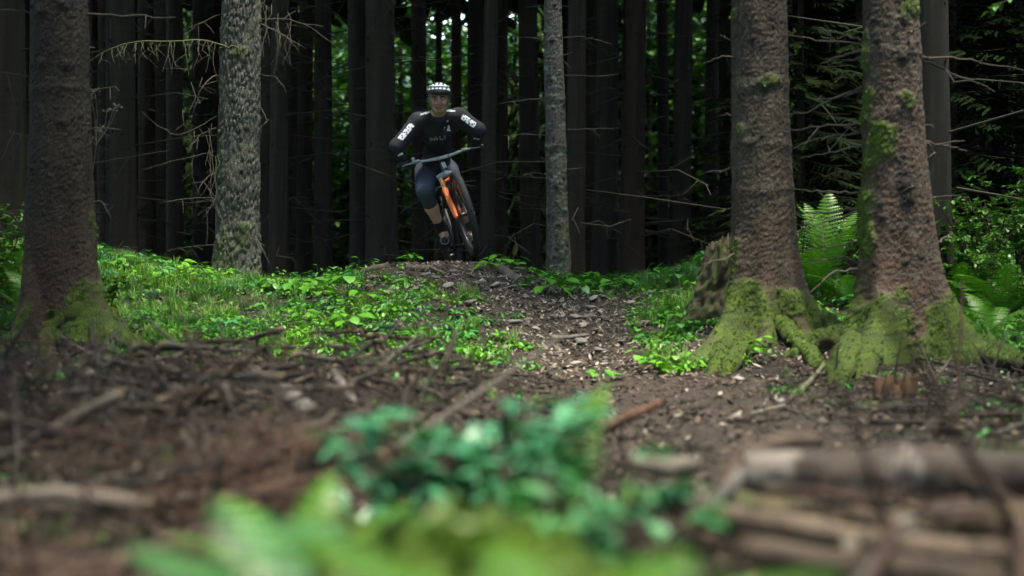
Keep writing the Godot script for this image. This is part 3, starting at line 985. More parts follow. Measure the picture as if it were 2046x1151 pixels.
		put("trunk", far_trunks[i % 4], M.far_bark, o, Transform3D(Basis().scaled(Vector3(0.17, 0.5, 0.17)), Vector3.ZERO))
		put("crown", beech[t[2]], M.leaf, o, Transform3D(Basis(Vector3.UP, i * 1.3), Vector3(0, 0.3, 0)))
		i += 1
	for q in 40:                                             # the edge of the broadleaf wood runs on behind all of them
		var d := 62.0 + (q % 4) * 4.0
		var u := -420.0 + q * 74.0 + rr(-20, 20)
		var x := (u - 1023.0) / FPX * d
		var o := thing("beech_tree", Vector3(x, land(x, d), -d))
		tag(o, "leafy tree, %s row of the far green wall, %s" % [["first", "second", "third", "last"][q % 4], where_seen(x, d)], "tree", "green wall of leafy trees far behind")
		var tall := 0.72 if u > 770.0 and u < 1040.0 else rr(1.0, 1.2)
		put("trunk", far_trunks[q % 4], M.far_bark, o, Transform3D(Basis().scaled(Vector3(0.17, 0.5, 0.17)), Vector3.ZERO))
		put("crown", beech[q % 2], M.leaf, o, Transform3D(Basis(Vector3.UP, q * 1.3).scaled(Vector3(1.1, tall, 1.1)), Vector3(0, 0.2, 0)))
	# the rest of the stand to both sides and behind, whose crowns shade the forest floor
	k = 0
	for t in [[-6.5, 9.0], [-5.6, 12.5], [-8.5, 14.0], [-7.5, 5.5], [-4.2, 4.2], [-9.5, 10.0], [7.4, 12.0], [7.0, 6.2], [8.2, 9.0], [8.5, 14.0], [5.6, 2.6], [-3.4, 6.0], [-2.5, 3.5], [9.6, 6.0], [-4.8, 0.6], [-1.6, -2.8], [2.2, -3.2], [5.5, -1.5], [-6.8, -3.4], [-3.8, -6.2], [0.4, -6.4], [4.4, -6.0], [8.2, -3.5], [-8.5, 1.5]]:
		var d: float = t[1]
		var o := thing("forest_spruce", Vector3(t[0], land(t[0], d), -d))
		tag(o, "spruce of the same stand %s %s" % ["left of the trail" if t[0] < 0.0 else "right of the trail", "behind the camera" if d < 0.0 else "beside the camera" if d < 7.0 else "level with the jump" if d < 11.0 else "beyond the jump"], "tree", "spruces beside and behind the camera")
		put("trunk", far_trunks[k % 4], M.far_bark, o, Transform3D(Basis(Vector3.UP, k * 1.9).scaled(Vector3(0.18, 1, 0.18)), Vector3.ZERO))
		if absf(t[0]) > 4.0:
			put("dead_twigs", far_twigs[k % 4], M.dead_wood, o).set_meta("kind", "stuff")
		add_crown(o, rr(6.8, 8.2), Vector3(1.1, 1.0, 1.1) * rr(0.95, 1.2), k)
		k += 1
	# young growth closes the stand on both sides and behind
	for q in 46:
		var side := -1.0 if q % 2 else 1.0
		var d := -8.0 + (q / 2) * 2.7
		var x := side * maxf(10.5, 0.40 * d + 4.0) + rr(-0.8, 0.8)
		if q >= 40:
			x = (q - 42.5) * 3.4
			d = -10.0
		var o := thing("young_spruce", Vector3(x, land(x, d), -d))
		tag(o, "dense young spruce closing the %s side of the stand, %s" % ["left" if x < 0.0 else "right", "behind the camera" if d < 0.0 else "beside the camera" if d < 8.0 else "beside the jump" if d < 16.0 else "deep in the wood" if d < 32.0 else "far back"], "tree", "young spruces closing the sides of the stand")
		put("trunk", far_trunks[q % 4], M.far_bark, o, Transform3D(Basis().scaled(Vector3(0.14, 0.6, 0.14)), Vector3.ZERO))
		add_crown(o, 0.2, Vector3(0.85, 1.1, 0.85), q)
	var thicket := [thicket_mesh(1), thicket_mesh(2)]
	# a thicket of small shaded spruces fills the dark between and behind the mossy trees on the right
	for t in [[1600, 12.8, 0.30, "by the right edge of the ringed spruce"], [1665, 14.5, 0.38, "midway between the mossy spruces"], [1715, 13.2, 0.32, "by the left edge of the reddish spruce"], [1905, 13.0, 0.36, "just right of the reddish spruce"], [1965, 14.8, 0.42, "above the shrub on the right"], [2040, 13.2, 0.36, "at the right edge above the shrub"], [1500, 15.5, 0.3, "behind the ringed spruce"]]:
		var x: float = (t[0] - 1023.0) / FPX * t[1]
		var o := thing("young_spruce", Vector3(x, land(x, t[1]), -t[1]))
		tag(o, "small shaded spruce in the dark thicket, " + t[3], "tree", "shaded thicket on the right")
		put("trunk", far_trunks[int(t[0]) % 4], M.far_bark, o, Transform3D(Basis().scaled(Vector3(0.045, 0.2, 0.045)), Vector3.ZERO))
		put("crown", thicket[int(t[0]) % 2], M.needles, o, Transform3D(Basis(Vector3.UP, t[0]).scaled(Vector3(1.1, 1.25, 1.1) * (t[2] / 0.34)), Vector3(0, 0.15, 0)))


# ---------------------------------------------------------------- undergrowth
func plant_mesh(sd: int, leaves: int, tall: float, big: float, slim := 1.0) -> ArrayMesh:   # a low broad-leaved herb
	var r := RandomNumberGenerator.new()
	r.seed = sd
	var g := Geo.new()
	for k in leaves:
		var a := k * 2.399 + r.randf_range(-0.4, 0.4)
		var y := tall * (0.35 + 0.65 * r.randf())
		var out := Vector3(cos(a), 0, sin(a))
		var q := out * r.randf_range(0.2, 1.0) * tall * 0.75 + Vector3(0, y, 0)
		g.tube([Vector3.ZERO, q * 0.5 + Vector3(0, y * 0.15, 0), q], [0.0022, 0.0018, 0.0012], 3, Color(0.07, 0.12, 0.03), false)
		var col := Color(0.060, 0.225, 0.016).lerp(Color(0.115, 0.335, 0.022), r.randf())
		g.leaf(q, out + Vector3(r.randf_range(-0.5, 0.5), r.randf_range(-0.35, 0.25), r.randf_range(-0.5, 0.5)), Vector3(r.randf_range(-0.35, 0.35), 1, r.randf_range(-0.35, 0.35)), big * r.randf_range(0.7, 1.3), big * r.randf_range(0.5, 0.75) * slim, col, 0.16, 0.25)
	return g.mesh()


func grass_mesh(sd: int, blades: int, tall: float) -> ArrayMesh:
	var r := RandomNumberGenerator.new()
	r.seed = sd
	var g := Geo.new()
	for k in blades:
		var a := r.randf() * TAU
		var o := Vector3(cos(a), 0, sin(a)) * r.randf() * 0.05
		var h := tall * r.randf_range(0.5, 1.15)
		var lean := Vector3(r.randf_range(-1, 1), 0, r.randf_range(-1, 1)) * h * 0.6
		g.blade(o, o + Vector3(0, h, 0) + lean, Vector3(lean.x * 0.9, -h * 0.2, lean.z * 0.9), 0.0034, Color(0.06, 0.16, 0.015), Color(0.12, 0.30, 0.03).lerp(Color(0.24, 0.30, 0.08), r.randf() * 0.5))
	return g.mesh(false)


func frond_mesh(sd: int, length: float, pairs: int, width: float, arch: float, base: Color, tip: Color) -> ArrayMesh:
	# a fern frond along +x that rises and arches over; each pinna is a toothed strip
	var r := RandomNumberGenerator.new()
	r.seed = sd
	var g := Geo.new()
	var line := []
	var rads := []
	for k in 13:
		var f := k / 12.0
		line.append(Vector3(length * (f * 0.92 - 0.1 * f * f), length * (arch * f * (1.55 - f)), length * 0.05 * sin(f * 2.6)))
		rads.append(0.0032 * (1.0 - 0.85 * f))
	g.tube(line, rads, 5, Color(0.10, 0.14, 0.04), false)
	var c := Curve3D.new()
	for q in line:
		c.add_point(q)
	var total := c.get_baked_length()
	for k in pairs:
		var f := 0.13 + 0.87 * float(k) / pairs
		var o := c.sample_baked(total * f)
		var tang := (c.sample_baked(minf(total * f + 0.01, total)) - c.sample_baked(total * f - 0.01)).normalized()
		var side := Vector3(-tang.z, 0, tang.x).normalized()
		var nor := side.cross(tang)
		nor = nor if nor.y > 0.0 else -nor
		var ln := width * pow(sin(PI * clampf(0.16 + f * 0.86, 0, 1)), 0.8) * r.randf_range(0.92, 1.06)
		for s in [-1.0, 1.0]:
			var dir: Vector3 = (side * s + tang * 0.38 + nor * r.randf_range(-0.16, 0.1)).normalized()
			var across := nor.cross(dir).normalized()
			var lobes := 8
			var half := total * 0.87 / pairs * 0.62
			var col := base.lerp(tip, clampf(f + r.randf_range(-0.2, 0.2), 0, 1))
			var last_a := g.pt(o, col)
			for q in lobes:
				var f0 := (q + 1.0) / lobes
				var mid: Vector3 = o + dir * ln * f0 - nor * ln * 0.22 * f0 * f0
				var mc: Vector3 = o + dir * ln * (f0 - 0.35 / lobes) - nor * ln * 0.22 * f0 * f0
				var w := half * (1.0 - pow(f0, 2.2)) + 0.0006
				var b := g.pt(mid, col)
				var up := g.pt(mc + across * w + dir * w * 0.3 - nor * w * 0.15, col)
				var dn := g.pt(mc - across * w + dir * w * 0.3 - nor * w * 0.15, col)
				g.tri(last_a, up, b)
				g.tri(last_a, b, dn)
				last_a = b
	return g.mesh(false)


var fronds := []


func fern(where: Vector3, label: String, size: float, list: Array, k: int, group := "") -> void:   # list: [turn, rise, scale] of each frond
	var o := thing("fern", where)
	tag(o, label, "fern", group)
	var i := 0
	for f in list:
		var b := Basis(Vector3.UP, f[0]) * Basis(Vector3.BACK, f[1])
		put("frond", fronds[(k + i) % 3 + (3 if k >= 10 else 0)], M.leaf, o, Transform3D(b.scaled(Vector3.ONE * size * f[2]), Vector3.ZERO))
		i += 1


func shrub(called: String, where: Vector3, label: String, stems: int, tall: float, reach: float, leaf: float, per: int, c0: Color, c1: Color, sd: int) -> void:
	var o := thing(called, where)
	tag(o, label, "shrub")
	var r := RandomNumberGenerator.new()
	r.seed = sd
	var lv := Geo.new()
	for k in stems:
		var a := r.randf() * TAU
		var top := Vector3(cos(a), 0, sin(a)) * reach * r.randf_range(0.2, 1.0) + Vector3(0, tall * r.randf_range(0.55, 1.05), 0)
		var mid := top * 0.5 + Vector3(r.randf_range(-0.1, 0.1) * reach, tall * 0.12, r.randf_range(-0.1, 0.1) * reach)
		var st := Geo.new()
		st.tube([Vector3(0, -0.05, 0), mid, top], [0.006, 0.0045, 0.002], 5, Color(0.09, 0.065, 0.045))
		for q in per:
			var f := 0.25 + 0.75 * q / per
			var p: Vector3 = (mid * (f * 2.0)) if f < 0.5 else mid.lerp(top, f * 2.0 - 1.0)
			var b := r.randf() * TAU
			var dir := Vector3(cos(b), r.randf_range(-0.3, 0.4), sin(b))
			var e := p + dir * r.randf_range(0.05, 0.16) * tall
			st.tube([p, e], [0.002, 0.001], 3, Color(0.09, 0.07, 0.045), false)
			for w in 7:
				var m := p.lerp(e, 0.25 + w * 0.125)
				var d2 := (dir + Vector3(r.randf_range(-1, 1), r.randf_range(-0.4, 0.5), r.randf_range(-1, 1))).normalized()
				lv.leaf(m, d2, Vector3(r.randf_range(-0.4, 0.4), 1, r.randf_range(-0.4, 0.4)), leaf * r.randf_range(0.7, 1.3), leaf * r.randf_range(0.4, 0.6), c0.lerp(c1, r.randf()), 0.15, 0.25)
		put("stem", st.mesh(), M.dead_wood, o)
	put("leaves", lv.mesh(), M.leaf, o).set_meta("kind", "stuff")


func make_undergrowth() -> void:
	var plants := [plant_mesh(1, 7, 0.085, 0.075), plant_mesh(2, 8, 0.11, 0.085), plant_mesh(3, 5, 0.055, 0.062), plant_mesh(7, 14, 0.15, 0.05, 0.6), plant_mesh(8, 9, 0.05, 0.036, 1.3)]
	var low := plant_mesh(4, 8, 0.035, 0.026)
	var tufts := [grass_mesh(5, 34, 0.105), grass_mesh(6, 26, 0.07)]
	var herb := [[], [], [], [], []]
	var herb_t := [[], [], [], [], []]
	var creep := []
	var creep_t := []
	var gra := [[], []]
	var gra_t := [[], []]
	var k := 0
	while k < 26000:                                         # throw plants at the bank and keep them where they grow
		k += 1
		var d := rr(7.6, 12.4)
		var x := rr(-4.4, 4.2)
		var tr := trail_share(x, d)
		var nz := n_mid.get_noise_2d(x * 1.5 + 3.0, d * 1.5 + 70.0)
		var e: float = x - table(TRAIL, d)
		var yes := 0.0
		if e < 0.0:
			yes = 0.85 + nz * 1.5
			yes -= 0.8 * bump(x, d, -1.05, 10.2, 0.85, 0.6) + 0.65 * bump(x, d, -1.9, 9.7, 0.55, 0.5)
		else:
			yes = 0.10 + nz * 1.2
			if d < 9.8 and x > 0.75 and x < 1.6:
				yes += 0.5
				tr *= 0.3
			if x > 0.95:
				yes += 0.5
		if d > 11.2 and d < 12.1 and x > 0.15 and x < 1.0:
			yes = 0.5
		yes *= 1.0 - tr
		if d > 10.7 and absf(x + 0.53) < 0.66:
			yes *= 0.12
		var p := on_ground(x, d)
		var grassy := clampf(smoothstep(-1.4, -2.3, x) + smoothstep(0.9, 1.3, x) * smoothstep(8.8, 9.6, d) + nz * 1.2 - 0.1, 0.0, 1.0)
		var lush := clampf(0.5 + n_big.get_noise_2d(x * 3.0, d * 3.0) * 1.5, 0.0, 1.0)
		var tint := Color(0.5, 0.72, 1.1).lerp(Color(1.2, 1.15, 0.85), clampf(lush + rr(-0.3, 0.3), 0, 1))
		if Vector2(x - 1.47, d - 8.1).length() < 0.5 or Vector2(x - 2.15, d - 7.65).length() < 0.6 or Vector2(x + 2.6, d - 8.1).length() < 0.5:
			yes *= 0.08
		if rng.randf() > yes * 0.62:
			continue
		if rng.randf() < grassy * 0.72:
			var q := rng.randi_range(0, 1)
			gra[q].append(frame_of(Vector3(rr(-0.2, 0.2), 1, rr(-0.2, 0.2)), rr(0, TAU), Vector3.ONE * rr(0.6, 1.2), p))
			gra_t[q].append(tint)
		elif rng.randf() < 0.62:
			creep.append(frame_of(Vector3(rr(-0.2, 0.2), 1, rr(-0.2, 0.2)), rr(0, TAU), Vector3.ONE * rr(0.7, 1.4), p))
			creep_t.append(tint)
		else:
			var q := rng.randi_range(0, 4)
			var s := rr(0.45, 1.05) * (1.15 if d > 10.8 else 0.78)
			herb[q].append(frame_of(Vector3(rr(-0.15, 0.15), 1, rr(-0.15, 0.15)), rr(0, TAU), Vector3.ONE * s, p))
			herb_t[q].append(tint if rng.randf() > 0.16 else tint * Color(0.7, 1.0, 4.0))
	for q in 1500:                                            # sparse greenery of the shaded ground nearer by and under the trees
		var d := rr(1.7, 8.0)
		var x := rr(-0.42, 0.42) * d
		if trail_share(x, d) > 0.3 or n_mid.get_noise_2d(x * 2.0 + 11.0, d * 2.0) < 0.12:
			continue
		if rng.randf() < 0.5:
			creep.append(frame_of(Vector3.UP, rr(0, TAU), Vector3.ONE * rr(0.6, 1.2), on_ground(x, d)))
			creep_t.append(Color(0.45, 0.8, 1.6))
		else:
			gra[1].append(frame_of(Vector3(rr(-0.5, 0.5), 1, rr(-0.5, 0.5)), rr(0, TAU), Vector3.ONE * rr(0.5, 0.9), on_ground(x, d)))
			gra_t[1].append(Color(0.7, 0.75, 0.8))
	var cover := thing("ground_cover", Vector3.ZERO)
	tag(cover, "", "", "", "stuff")
	for q in 5:
		many("herbs", plants[q], M.leaf, herb[q], herb_t[q], cover)
	many("creeping_leaves", low, M.leaf, creep, creep_t, cover)
	var gg := thing("grass", Vector3.ZERO)
	tag(gg, "", "", "", "stuff")
	for q in 2:
		many("tufts", tufts[q], M.grass, gra[q], gra_t[q], gg)
	# single herbs that stand out on the rim of the jump
	var i := 0
	for t in [[985, 524, 11.7, 1.25, "on the rim of the jump right of the front wheel"], [1022, 526, 11.7, 1.2, "low dark leaves on the rim above the split log"], [1088, 572, 11.5, 1.7, "tallest bright one left of the pale trunk's foot"], [1122, 575, 11.5, 1.2, "small one at the pale trunk's foot"], [1160, 576, 11.5, 1.2, "low one just right of the pale trunk's foot"], [1230, 570, 11.4, 1.25, "lone one on the bare rim farther right of the pale trunk"], [815, 556, 11.4, 0.8, "single one growing on the rubble left below the rider"], [700, 572, 11.3, 1.3, "large one on the bank left of the rubble rim"], [640, 578, 11.2, 1.35, "full one in the middle of the bright left bank"], [590, 580, 11.3, 1.2, "one at the far end of the bright left bank"], [1070, 688, 8.9, 0.7, "small bluish one on the stony track"], [740, 595, 10.7, 1.0, "one on the slope below the rubble's left end"], [880, 650, 9.6, 1.0, "one at the left edge of the stony track"], [700, 650, 9.6, 1.1, "one in the middle of the left slope"], [1200, 742, 8.0, 0.8, "one at the near foot of the slope by the track"], [1290, 722, 8.3, 0.9, "one on the right foot of the slope by the track"], [925, 655, 9.5, 0.8, "single one on the track's upper left edge"]]:
		var b := hit(t[0], t[1] + 18.0)
		var o := put("leafy_herb", plants[i % 2], M.leaf, null, frame_of(Vector3(0, 1, 0.1), i * 1.3, Vector3.ONE * t[3] * 1.15, b))
		tag(o, "bright green broad-leaved herb, " + t[4], "herb", "leafy herbs standing out on the jump")
		i += 1
	# ferns
	var g0 := Color(0.06, 0.18, 0.018)
	var g1 := Color(0.095, 0.235, 0.022)
	for q in 3:
		fronds.append(frond_mesh(q + 3, 1.0, 24, 0.20, 0.55, g0, g1))
	for q in 3:
		fronds.append(frond_mesh(q + 9, 1.0, 20, 0.26, 0.35, Color(0.04, 0.165, 0.06), Color(0.07, 0.21, 0.055)))
	var p := at(1640, 480, 9.4)
	fern(Vector3(p.x, land(p.x, 9.4), p.z), "tall fern with upright fronds between the two mossy spruces", 0.86, [[0.5, 0.75, 0.9], [1.1, 1.05, 1.0], [1.9, 0.85, 0.95], [2.7, 0.95, 0.9], [3.5, 0.5, 0.8], [5.3, 0.55, 0.85], [4.4, 0.35, 0.7]], 0)
	for t in [[1700, 9.2, 0.40, "small fern at the left foot of the thick reddish spruce"], [1625, 9.7, 0.5, "low fern close behind the ringed spruce"], [1925, 9.3, 0.55, "spreading fern right of the thick reddish spruce"], [2010, 9.0, 0.6, "fern under the shrub at the right edge"], [1975, 8.3, 0.4, "small fern in front of the shrub, by the long mossy root"], [20, 9.4, 0.6, "fern at the far left behind the shaded spruce"], [60, 8.9, 0.5, "fern at the left foot of the shaded spruce"]]:
		var x: float = (t[0] - 1023.0) / FPX * t[1]
		var l := []
		for q in 7:
			l.append([q * 0.9 + rr(-0.2, 0.2), rr(0.0, 0.5), rr(0.8, 1.1)])
		fern(on_ground(x, t[1]), t[3], t[2], l, int(t[0]) % 3)
	# close ferns, out of focus
	fern(Vector3(-0.12, 0.15, -1.18), "pale green fern arching up in the left foreground", 0.33, [[2.75, 0.2, 1.0], [2.4, 0.34, 1.0], [2.0, 0.28, 0.95], [3.0, 0.3, 0.9], [1.6, 0.2, 0.85], [0.9, 0.1, 0.8], [3.3, 0.12, 0.95], [5.2, 0.0, 0.8], [4.2, 0.0, 0.8], [0.2, 0.05, 0.8]], 10)
	fern(Vector3(0.02, 0.18, -1.0), "bright fern spreading low across the bottom middle", 0.30, [[0.3, 0.05, 1.0], [1.0, 0.05, 0.95], [1.8, 0.1, 0.9], [2.6, 0.1, 1.0], [3.2, 0.05, 0.9], [5.6, 0.0, 0.9], [4.4, 0.0, 0.9]], 1)
	fern(Vector3(0.06, 0.06, -1.75), "bluish green fern in the middle of the foreground", 0.30, [[1.3, 0.4, 0.9], [1.9, 0.45, 1.0], [2.6, 0.3, 1.1], [3.3, 0.15, 0.9]], 11)
	fern(Vector3(0.05, 0.10, -2.1), "young fern with one upright yellow green tip above the foreground leaves", 0.33, [[0.75, 0.75, 1.0], [1.3, 0.5, 0.7], [2.8, 0.2, 0.7], [5.8, 0.2, 0.7]], 2)
	fern(Vector3(-0.27, 0.10, -1.75), "small yellow green fern left of the foreground leaves", 0.24, [[0.4, 0.3, 1.0], [1.4, 0.5, 1.0], [2.4, 0.3, 1.0], [3.4, 0.2, 0.9], [5.0, 0.2, 0.9]], 0)
	shrub("bramble", Vector3(-0.02, 0.04, -2.15), "bluish green leafy bramble in the centre of the foreground", 20, 0.31, 0.34, 0.046, 5, Color(0.03, 0.17, 0.09), Color(0.08, 0.28, 0.13), 7)
	shrub("bramble", Vector3(0.09, 0.05, -1.8), "lower greener bramble right of centre in the foreground", 12, 0.25, 0.2, 0.042, 5, Color(0.035, 0.16, 0.065), Color(0.085, 0.25, 0.07), 8)
	shrub("bramble", Vector3(-0.16, 0.02, -2.3), "bluish bramble behind the left foreground fern", 9, 0.22, 0.18, 0.04, 4, Color(0.022, 0.12, 0.06), Color(0.05, 0.18, 0.09), 9)
	# shrubs on both banks
	for t in [[1690, 9.5, 0.55, 0.32, "leafy bush behind the left side of the reddish spruce", 16], [1600, 9.6, 0.5, 0.3, "leafy bush close behind the ringed spruce's right side", 14], [1950, 9.4, 0.5, 0.4, "fresh green bush in front of the arching shrub on the right", 16], [2035, 9.9, 0.8, 0.45, "tall leafy shrub at the right edge, behind the arching one", 18], [1895, 9.6, 0.38, 0.3, "small bush in the shade right of the reddish spruce", 12], [1985, 9.6, 0.75, 0.5, "leafy shrub with arching stems at the right edge", 16], [1915, 10.2, 0.42, 0.45, "low bright shrub right behind the thick reddish spruce", 14], [2060, 9.0, 0.5, 0.45, "shrub cut off by the right edge of the picture", 12], [1640, 10.0, 0.38, 0.35, "bright thicket between the two mossy spruces", 14], [1700, 9.9, 0.30, 0.3, "low thicket left of the thick reddish spruce", 10], [15, 9.8, 0.6, 0.45, "leafy shrub at the far left behind the shaded spruce", 14], [-30, 9.2, 0.4, 0.4, "dark shrub cut off by the left edge", 10], [208, 8.9, 0.30, 0.16, "young sapling right of the shaded left spruce", 4]]:
		var x: float = (t[0] - 1023.0) / FPX * t[1]
		shrub("shrub", on_ground(x, t[1]), t[4], t[5], t[2], t[3], 0.040, 13, Color(0.045, 0.14, 0.018), Color(0.105, 0.25, 0.03), int(t[0]) + 50)
	# overhanging leaves in the upper right corner belong to a beech bough
	var o := thing("beech_bough", at(2075, -30, 7.5))
	tag(o, "leafy beech twig hanging into the upper right corner", "branch")
	var st := Geo.new()
	st.tube([Vector3(0.25, 0.3, 0), Vector3(0.05, 0.05, 0), Vector3(-0.2, -0.1, 0.05), Vector3(-0.3, -0.16, 0.05)], [0.006, 0.004, 0.003, 0.001], 5, Color(0.08, 0.06, 0.045))
	put("stem", st.mesh(), M.dead_wood, o)
	var bl := Geo.new()
	for q in 26:
		var f := q / 26.0
		var m := Vector3(0.05, 0.05, 0).lerp(Vector3(-0.3, -0.16, 0.05), f)
		bl.leaf(m, Vector3(rr(-1, 0.4), rr(-0.8, 0.3), rr(-0.7, 0.7)), Vector3(rr(-0.4, 0.4), 1, rr(-0.4, 0.4)), rr(0.04, 0.06), rr(0.025, 0.035), Color(0.055, 0.15, 0.02).lerp(Color(0.085, 0.2, 0.03), rng.randf()))
	put("leaves", bl.mesh(), M.leaf, o).set_meta("kind", "stuff")
	# a dead stalk with pale seed heads beside the shaded spruce
	o = thing("dead_stalk", on_ground(at(165, 0, 8.9).x, 8.9))
	tag(o, "dry pale umbel stalk beside the thick shaded left spruce", "plant")
	var sg := Geo.new()
	var foot := o.position
	var top := at(192, 290, 8.9) - foot
	sg.tube([Vector3.ZERO, top * 0.6 + Vector3(-0.02, 0, 0), top], [0.004, 0.003, 0.002], 5, Color(0.18, 0.16, 0.13))
	for q in [[190, 182], [182, 192], [236, 212], [226, 220], [214, 222], [204, 256], [198, 262], [182, 280]]:
		var e := at(q[0], q[1], 8.9) - foot
		sg.tube([top, top.lerp(e, 0.6) + Vector3(0.01, -0.01, 0), e], [0.0016, 0.0014, 0.001], 4, Color(0.22, 0.21, 0.19))
		for w in 8:
			var tip := e + Vector3(rr(-0.03, 0.03), rr(-0.01, 0.02), rr(-0.03, 0.03))
			sg.tube([e, tip], [0.0008, 0.0008], 3, Color(0.25, 0.24, 0.22))
			sg.blob(tip, Vector3(0.004, 0, 0), Vector3(0, 0.003, 0), Vector3(0, 0, 0.004), 4, 5, Color(0.3, 0.29, 0.28))
	put("stem", sg.mesh(), M.dead_wood, o)


# ---------------------------------------------------------------- wood, stones and litter
func stick_mesh(sd: int, bendy: float, cols: Array) -> ArrayMesh:     # one metre long along x, radius 1 cm, snapped ends and forks
	var r := RandomNumberGenerator.new()
	r.seed = sd
	var g := Geo.new()
	var pts := []
	var rads := []
	var cc := []
	var kink := Vector3.ZERO
	for k in 11:
		var f := k / 10.0 - 0.5
		if k % 4 == 2:
			kink = Vector3(0, r.randf_range(-1, 1), r.randf_range(-1, 1)) * bendy * 3.0
		pts.append(Vector3(f, kink.y * f + r.randf_range(-1, 1) * bendy * 0.5, kink.z * f + r.randf_range(-1, 1) * bendy * 0.5))
		rads.append(0.0125 * (1.0 - 0.55 * (f + 0.5)) * r.randf_range(0.8, 1.2))
		cc.append(cols[0].lerp(cols[1], r.randf()))
	cc[0] = Color(0.24, 0.18, 0.12)
	cc[10] = cols[1]
	pts[0] += Vector3(0.012, 0.004, 0)
	g.tube(pts, rads, 8, cc, true, 0.14)
	g.tube([pts[0], pts[0] + Vector3(-0.02, 0.005, 0.003)], [0.008, 0.001], 5, Color(0.26, 0.2, 0.14))
	for k in 5:
		var m := r.randi_range(1, 9)
		var dir := Vector3(r.randf_range(0.1, 0.6), r.randf_range(-1, 1), r.randf_range(-1, 1)).normalized()
		var ln := r.randf_range(0.02, 0.05) if k < 3 else r.randf_range(0.08, 0.22)
		g.tube([pts[m], pts[m] + dir * ln * Vector3(1, 2.2, 2.2)], [0.007, 0.003], 5, cc[m])
	return g.mesh()


func log_piece(label: String, pts: Array, r0: float, r1: float, bark: Array, category := "log", called := "fallen_log", parts := true) -> Node3D:
	# a broken length of wood through measured points, its ends rough and pale
	var mid: Vector3 = pts[pts.size() / 2]
	var o := thing(called, Vector3(mid.x, minf(mid.y, mid.y - r0), mid.z))
	tag(o, label, category)
	var g := Geo.new()
	var c := Curve3D.new()
	for k in pts.size():
		var hand: Vector3 = (pts[mini(k + 1, pts.size() - 1)] - pts[maxi(k - 1, 0)]) * 0.2
		c.add_point(pts[k] - o.position, -hand, hand)
	var n := 36
	var sides := 20
	var line := []
	for k in n + 1:
		line.append(c.sample_baked(c.get_baked_length() * k / n))
	var side0 := Vector3.ZERO
	for k in n + 1:
		var tang: Vector3 = (line[mini(k + 1, n)] - line[maxi(k - 1, 0)]).normalized()
		if side0 == Vector3.ZERO:
			side0 = tang.cross(Vector3.UP if absf(tang.y) < 0.9 else Vector3.RIGHT).normalized()
		side0 = (side0 - tang * side0.dot(tang)).normalized()
		var up := tang.cross(side0)
		var r := lerpf(r0, r1, float(k) / n)
		for j in sides:
			var a := TAU * j / sides
			var dir := side0 * cos(a) + up * sin(a)
			var q: Vector3 = line[k] + dir * r
			var w: Vector3 = (q + o.position) * (0.05 / maxf(r, 0.01)) ** 0.5
			var f := clampf(0.5 + n_fine.get_noise_3dv(w * 1.1) * 1.6, 0, 1)
			var h := n_fine.get_noise_3dv(w * 0.8) * r * 0.34 + n_fine.get_noise_3dv(w * 4.0) * r * 0.12 + n_mid.get_noise_3dv(w) * r * 0.2
			var col: Color = bark[0].lerp(bark[1], f)
			if bark.size() > 2 and n_mid.get_noise_3dv(w * 5.5) > 0.24:
				col = col.lerp(bark[2], 0.85)
			g.pt(line[k] + dir * (r + h), col)
	for k in n:
		for j in sides:
			var a0 := k * sides + j
			var b0 := k * sides + (j + 1) % sides
			g.quad(a0, b0, b0 + sides, a0 + sides)
	put("bark", g.mesh(), M.dead_wood, o)
	if parts:
		for e in [0, n]:
			var ge := Geo.new()
			var dir: Vector3 = (line[e] - line[1 if e == 0 else n - 1]).normalized()
			var r := (r0 if e == 0 else r1) * 0.97
			var sd := dir.cross(Vector3.UP).normalized()
			var up := sd.cross(dir)
			var ce := ge.pt(line[e] + dir * 0.006, Color(0.30, 0.24, 0.17))
			var rim := []
			for j in 16:
				var a := TAU * j / 16
				rim.append(ge.pt(line[e] + (sd * cos(a) + up * sin(a)) * r + dir * rr(-0.004, 0.008), Color(0.24, 0.19, 0.13).lerp(Color(0.36, 0.30, 0.22), rng.randf())))
			for j in 16:
				ge.tri(ce, rim[j], rim[(j + 1) % 16])
			put("broken_end", ge.mesh(), M.dead_wood, o)
	return o


func stone_mesh(sd: int) -> ArrayMesh:
	var r := RandomNumberGenerator.new()
	r.seed = sd
	var g := Geo.new()
	var nz := FastNoiseLite.new()
	nz.seed = sd
	nz.frequency = 0.16
	g.blob(Vector3.ZERO, Vector3(1, 0, 0), Vector3(0.1, 0.5, 0), Vector3(0, 0, 0.75), 6, 9, Color(1, 1, 1), nz, 0.75)
	return g.mesh(sd % 2 == 0)


func chip_mesh(sd: int) -> ArrayMesh:        # a curled dead leaf, bark flake or splinter
	var r := RandomNumberGenerator.new()
	r.seed = sd
	var g := Geo.new()
	g.leaf(Vector3(-0.5, 0, 0), Vector3(1, 0.1, 0), Vector3.UP, 1.0, 0.3 + 0.35 * r.randf(), Color(1, 1, 1), r.randf_range(-0.6, 0.6), r.randf_range(-0.5, 0.4))
	return g.mesh(false)


func lying(x: float, d: float, s: Vector3, tilt := 0.3, lift := 0.0) -> Transform3D:
	var e := 0.05
	var nor := Vector3(land(x - e, d) - land(x + e, d), 2.0 * e, land(x, d + e) - land(x, d - e)).normalized()
	return frame_of(nor + Vector3(rr(-tilt, tilt), 0, rr(-tilt, tilt)), rr(0, TAU), s, on_ground(x, d, lift))


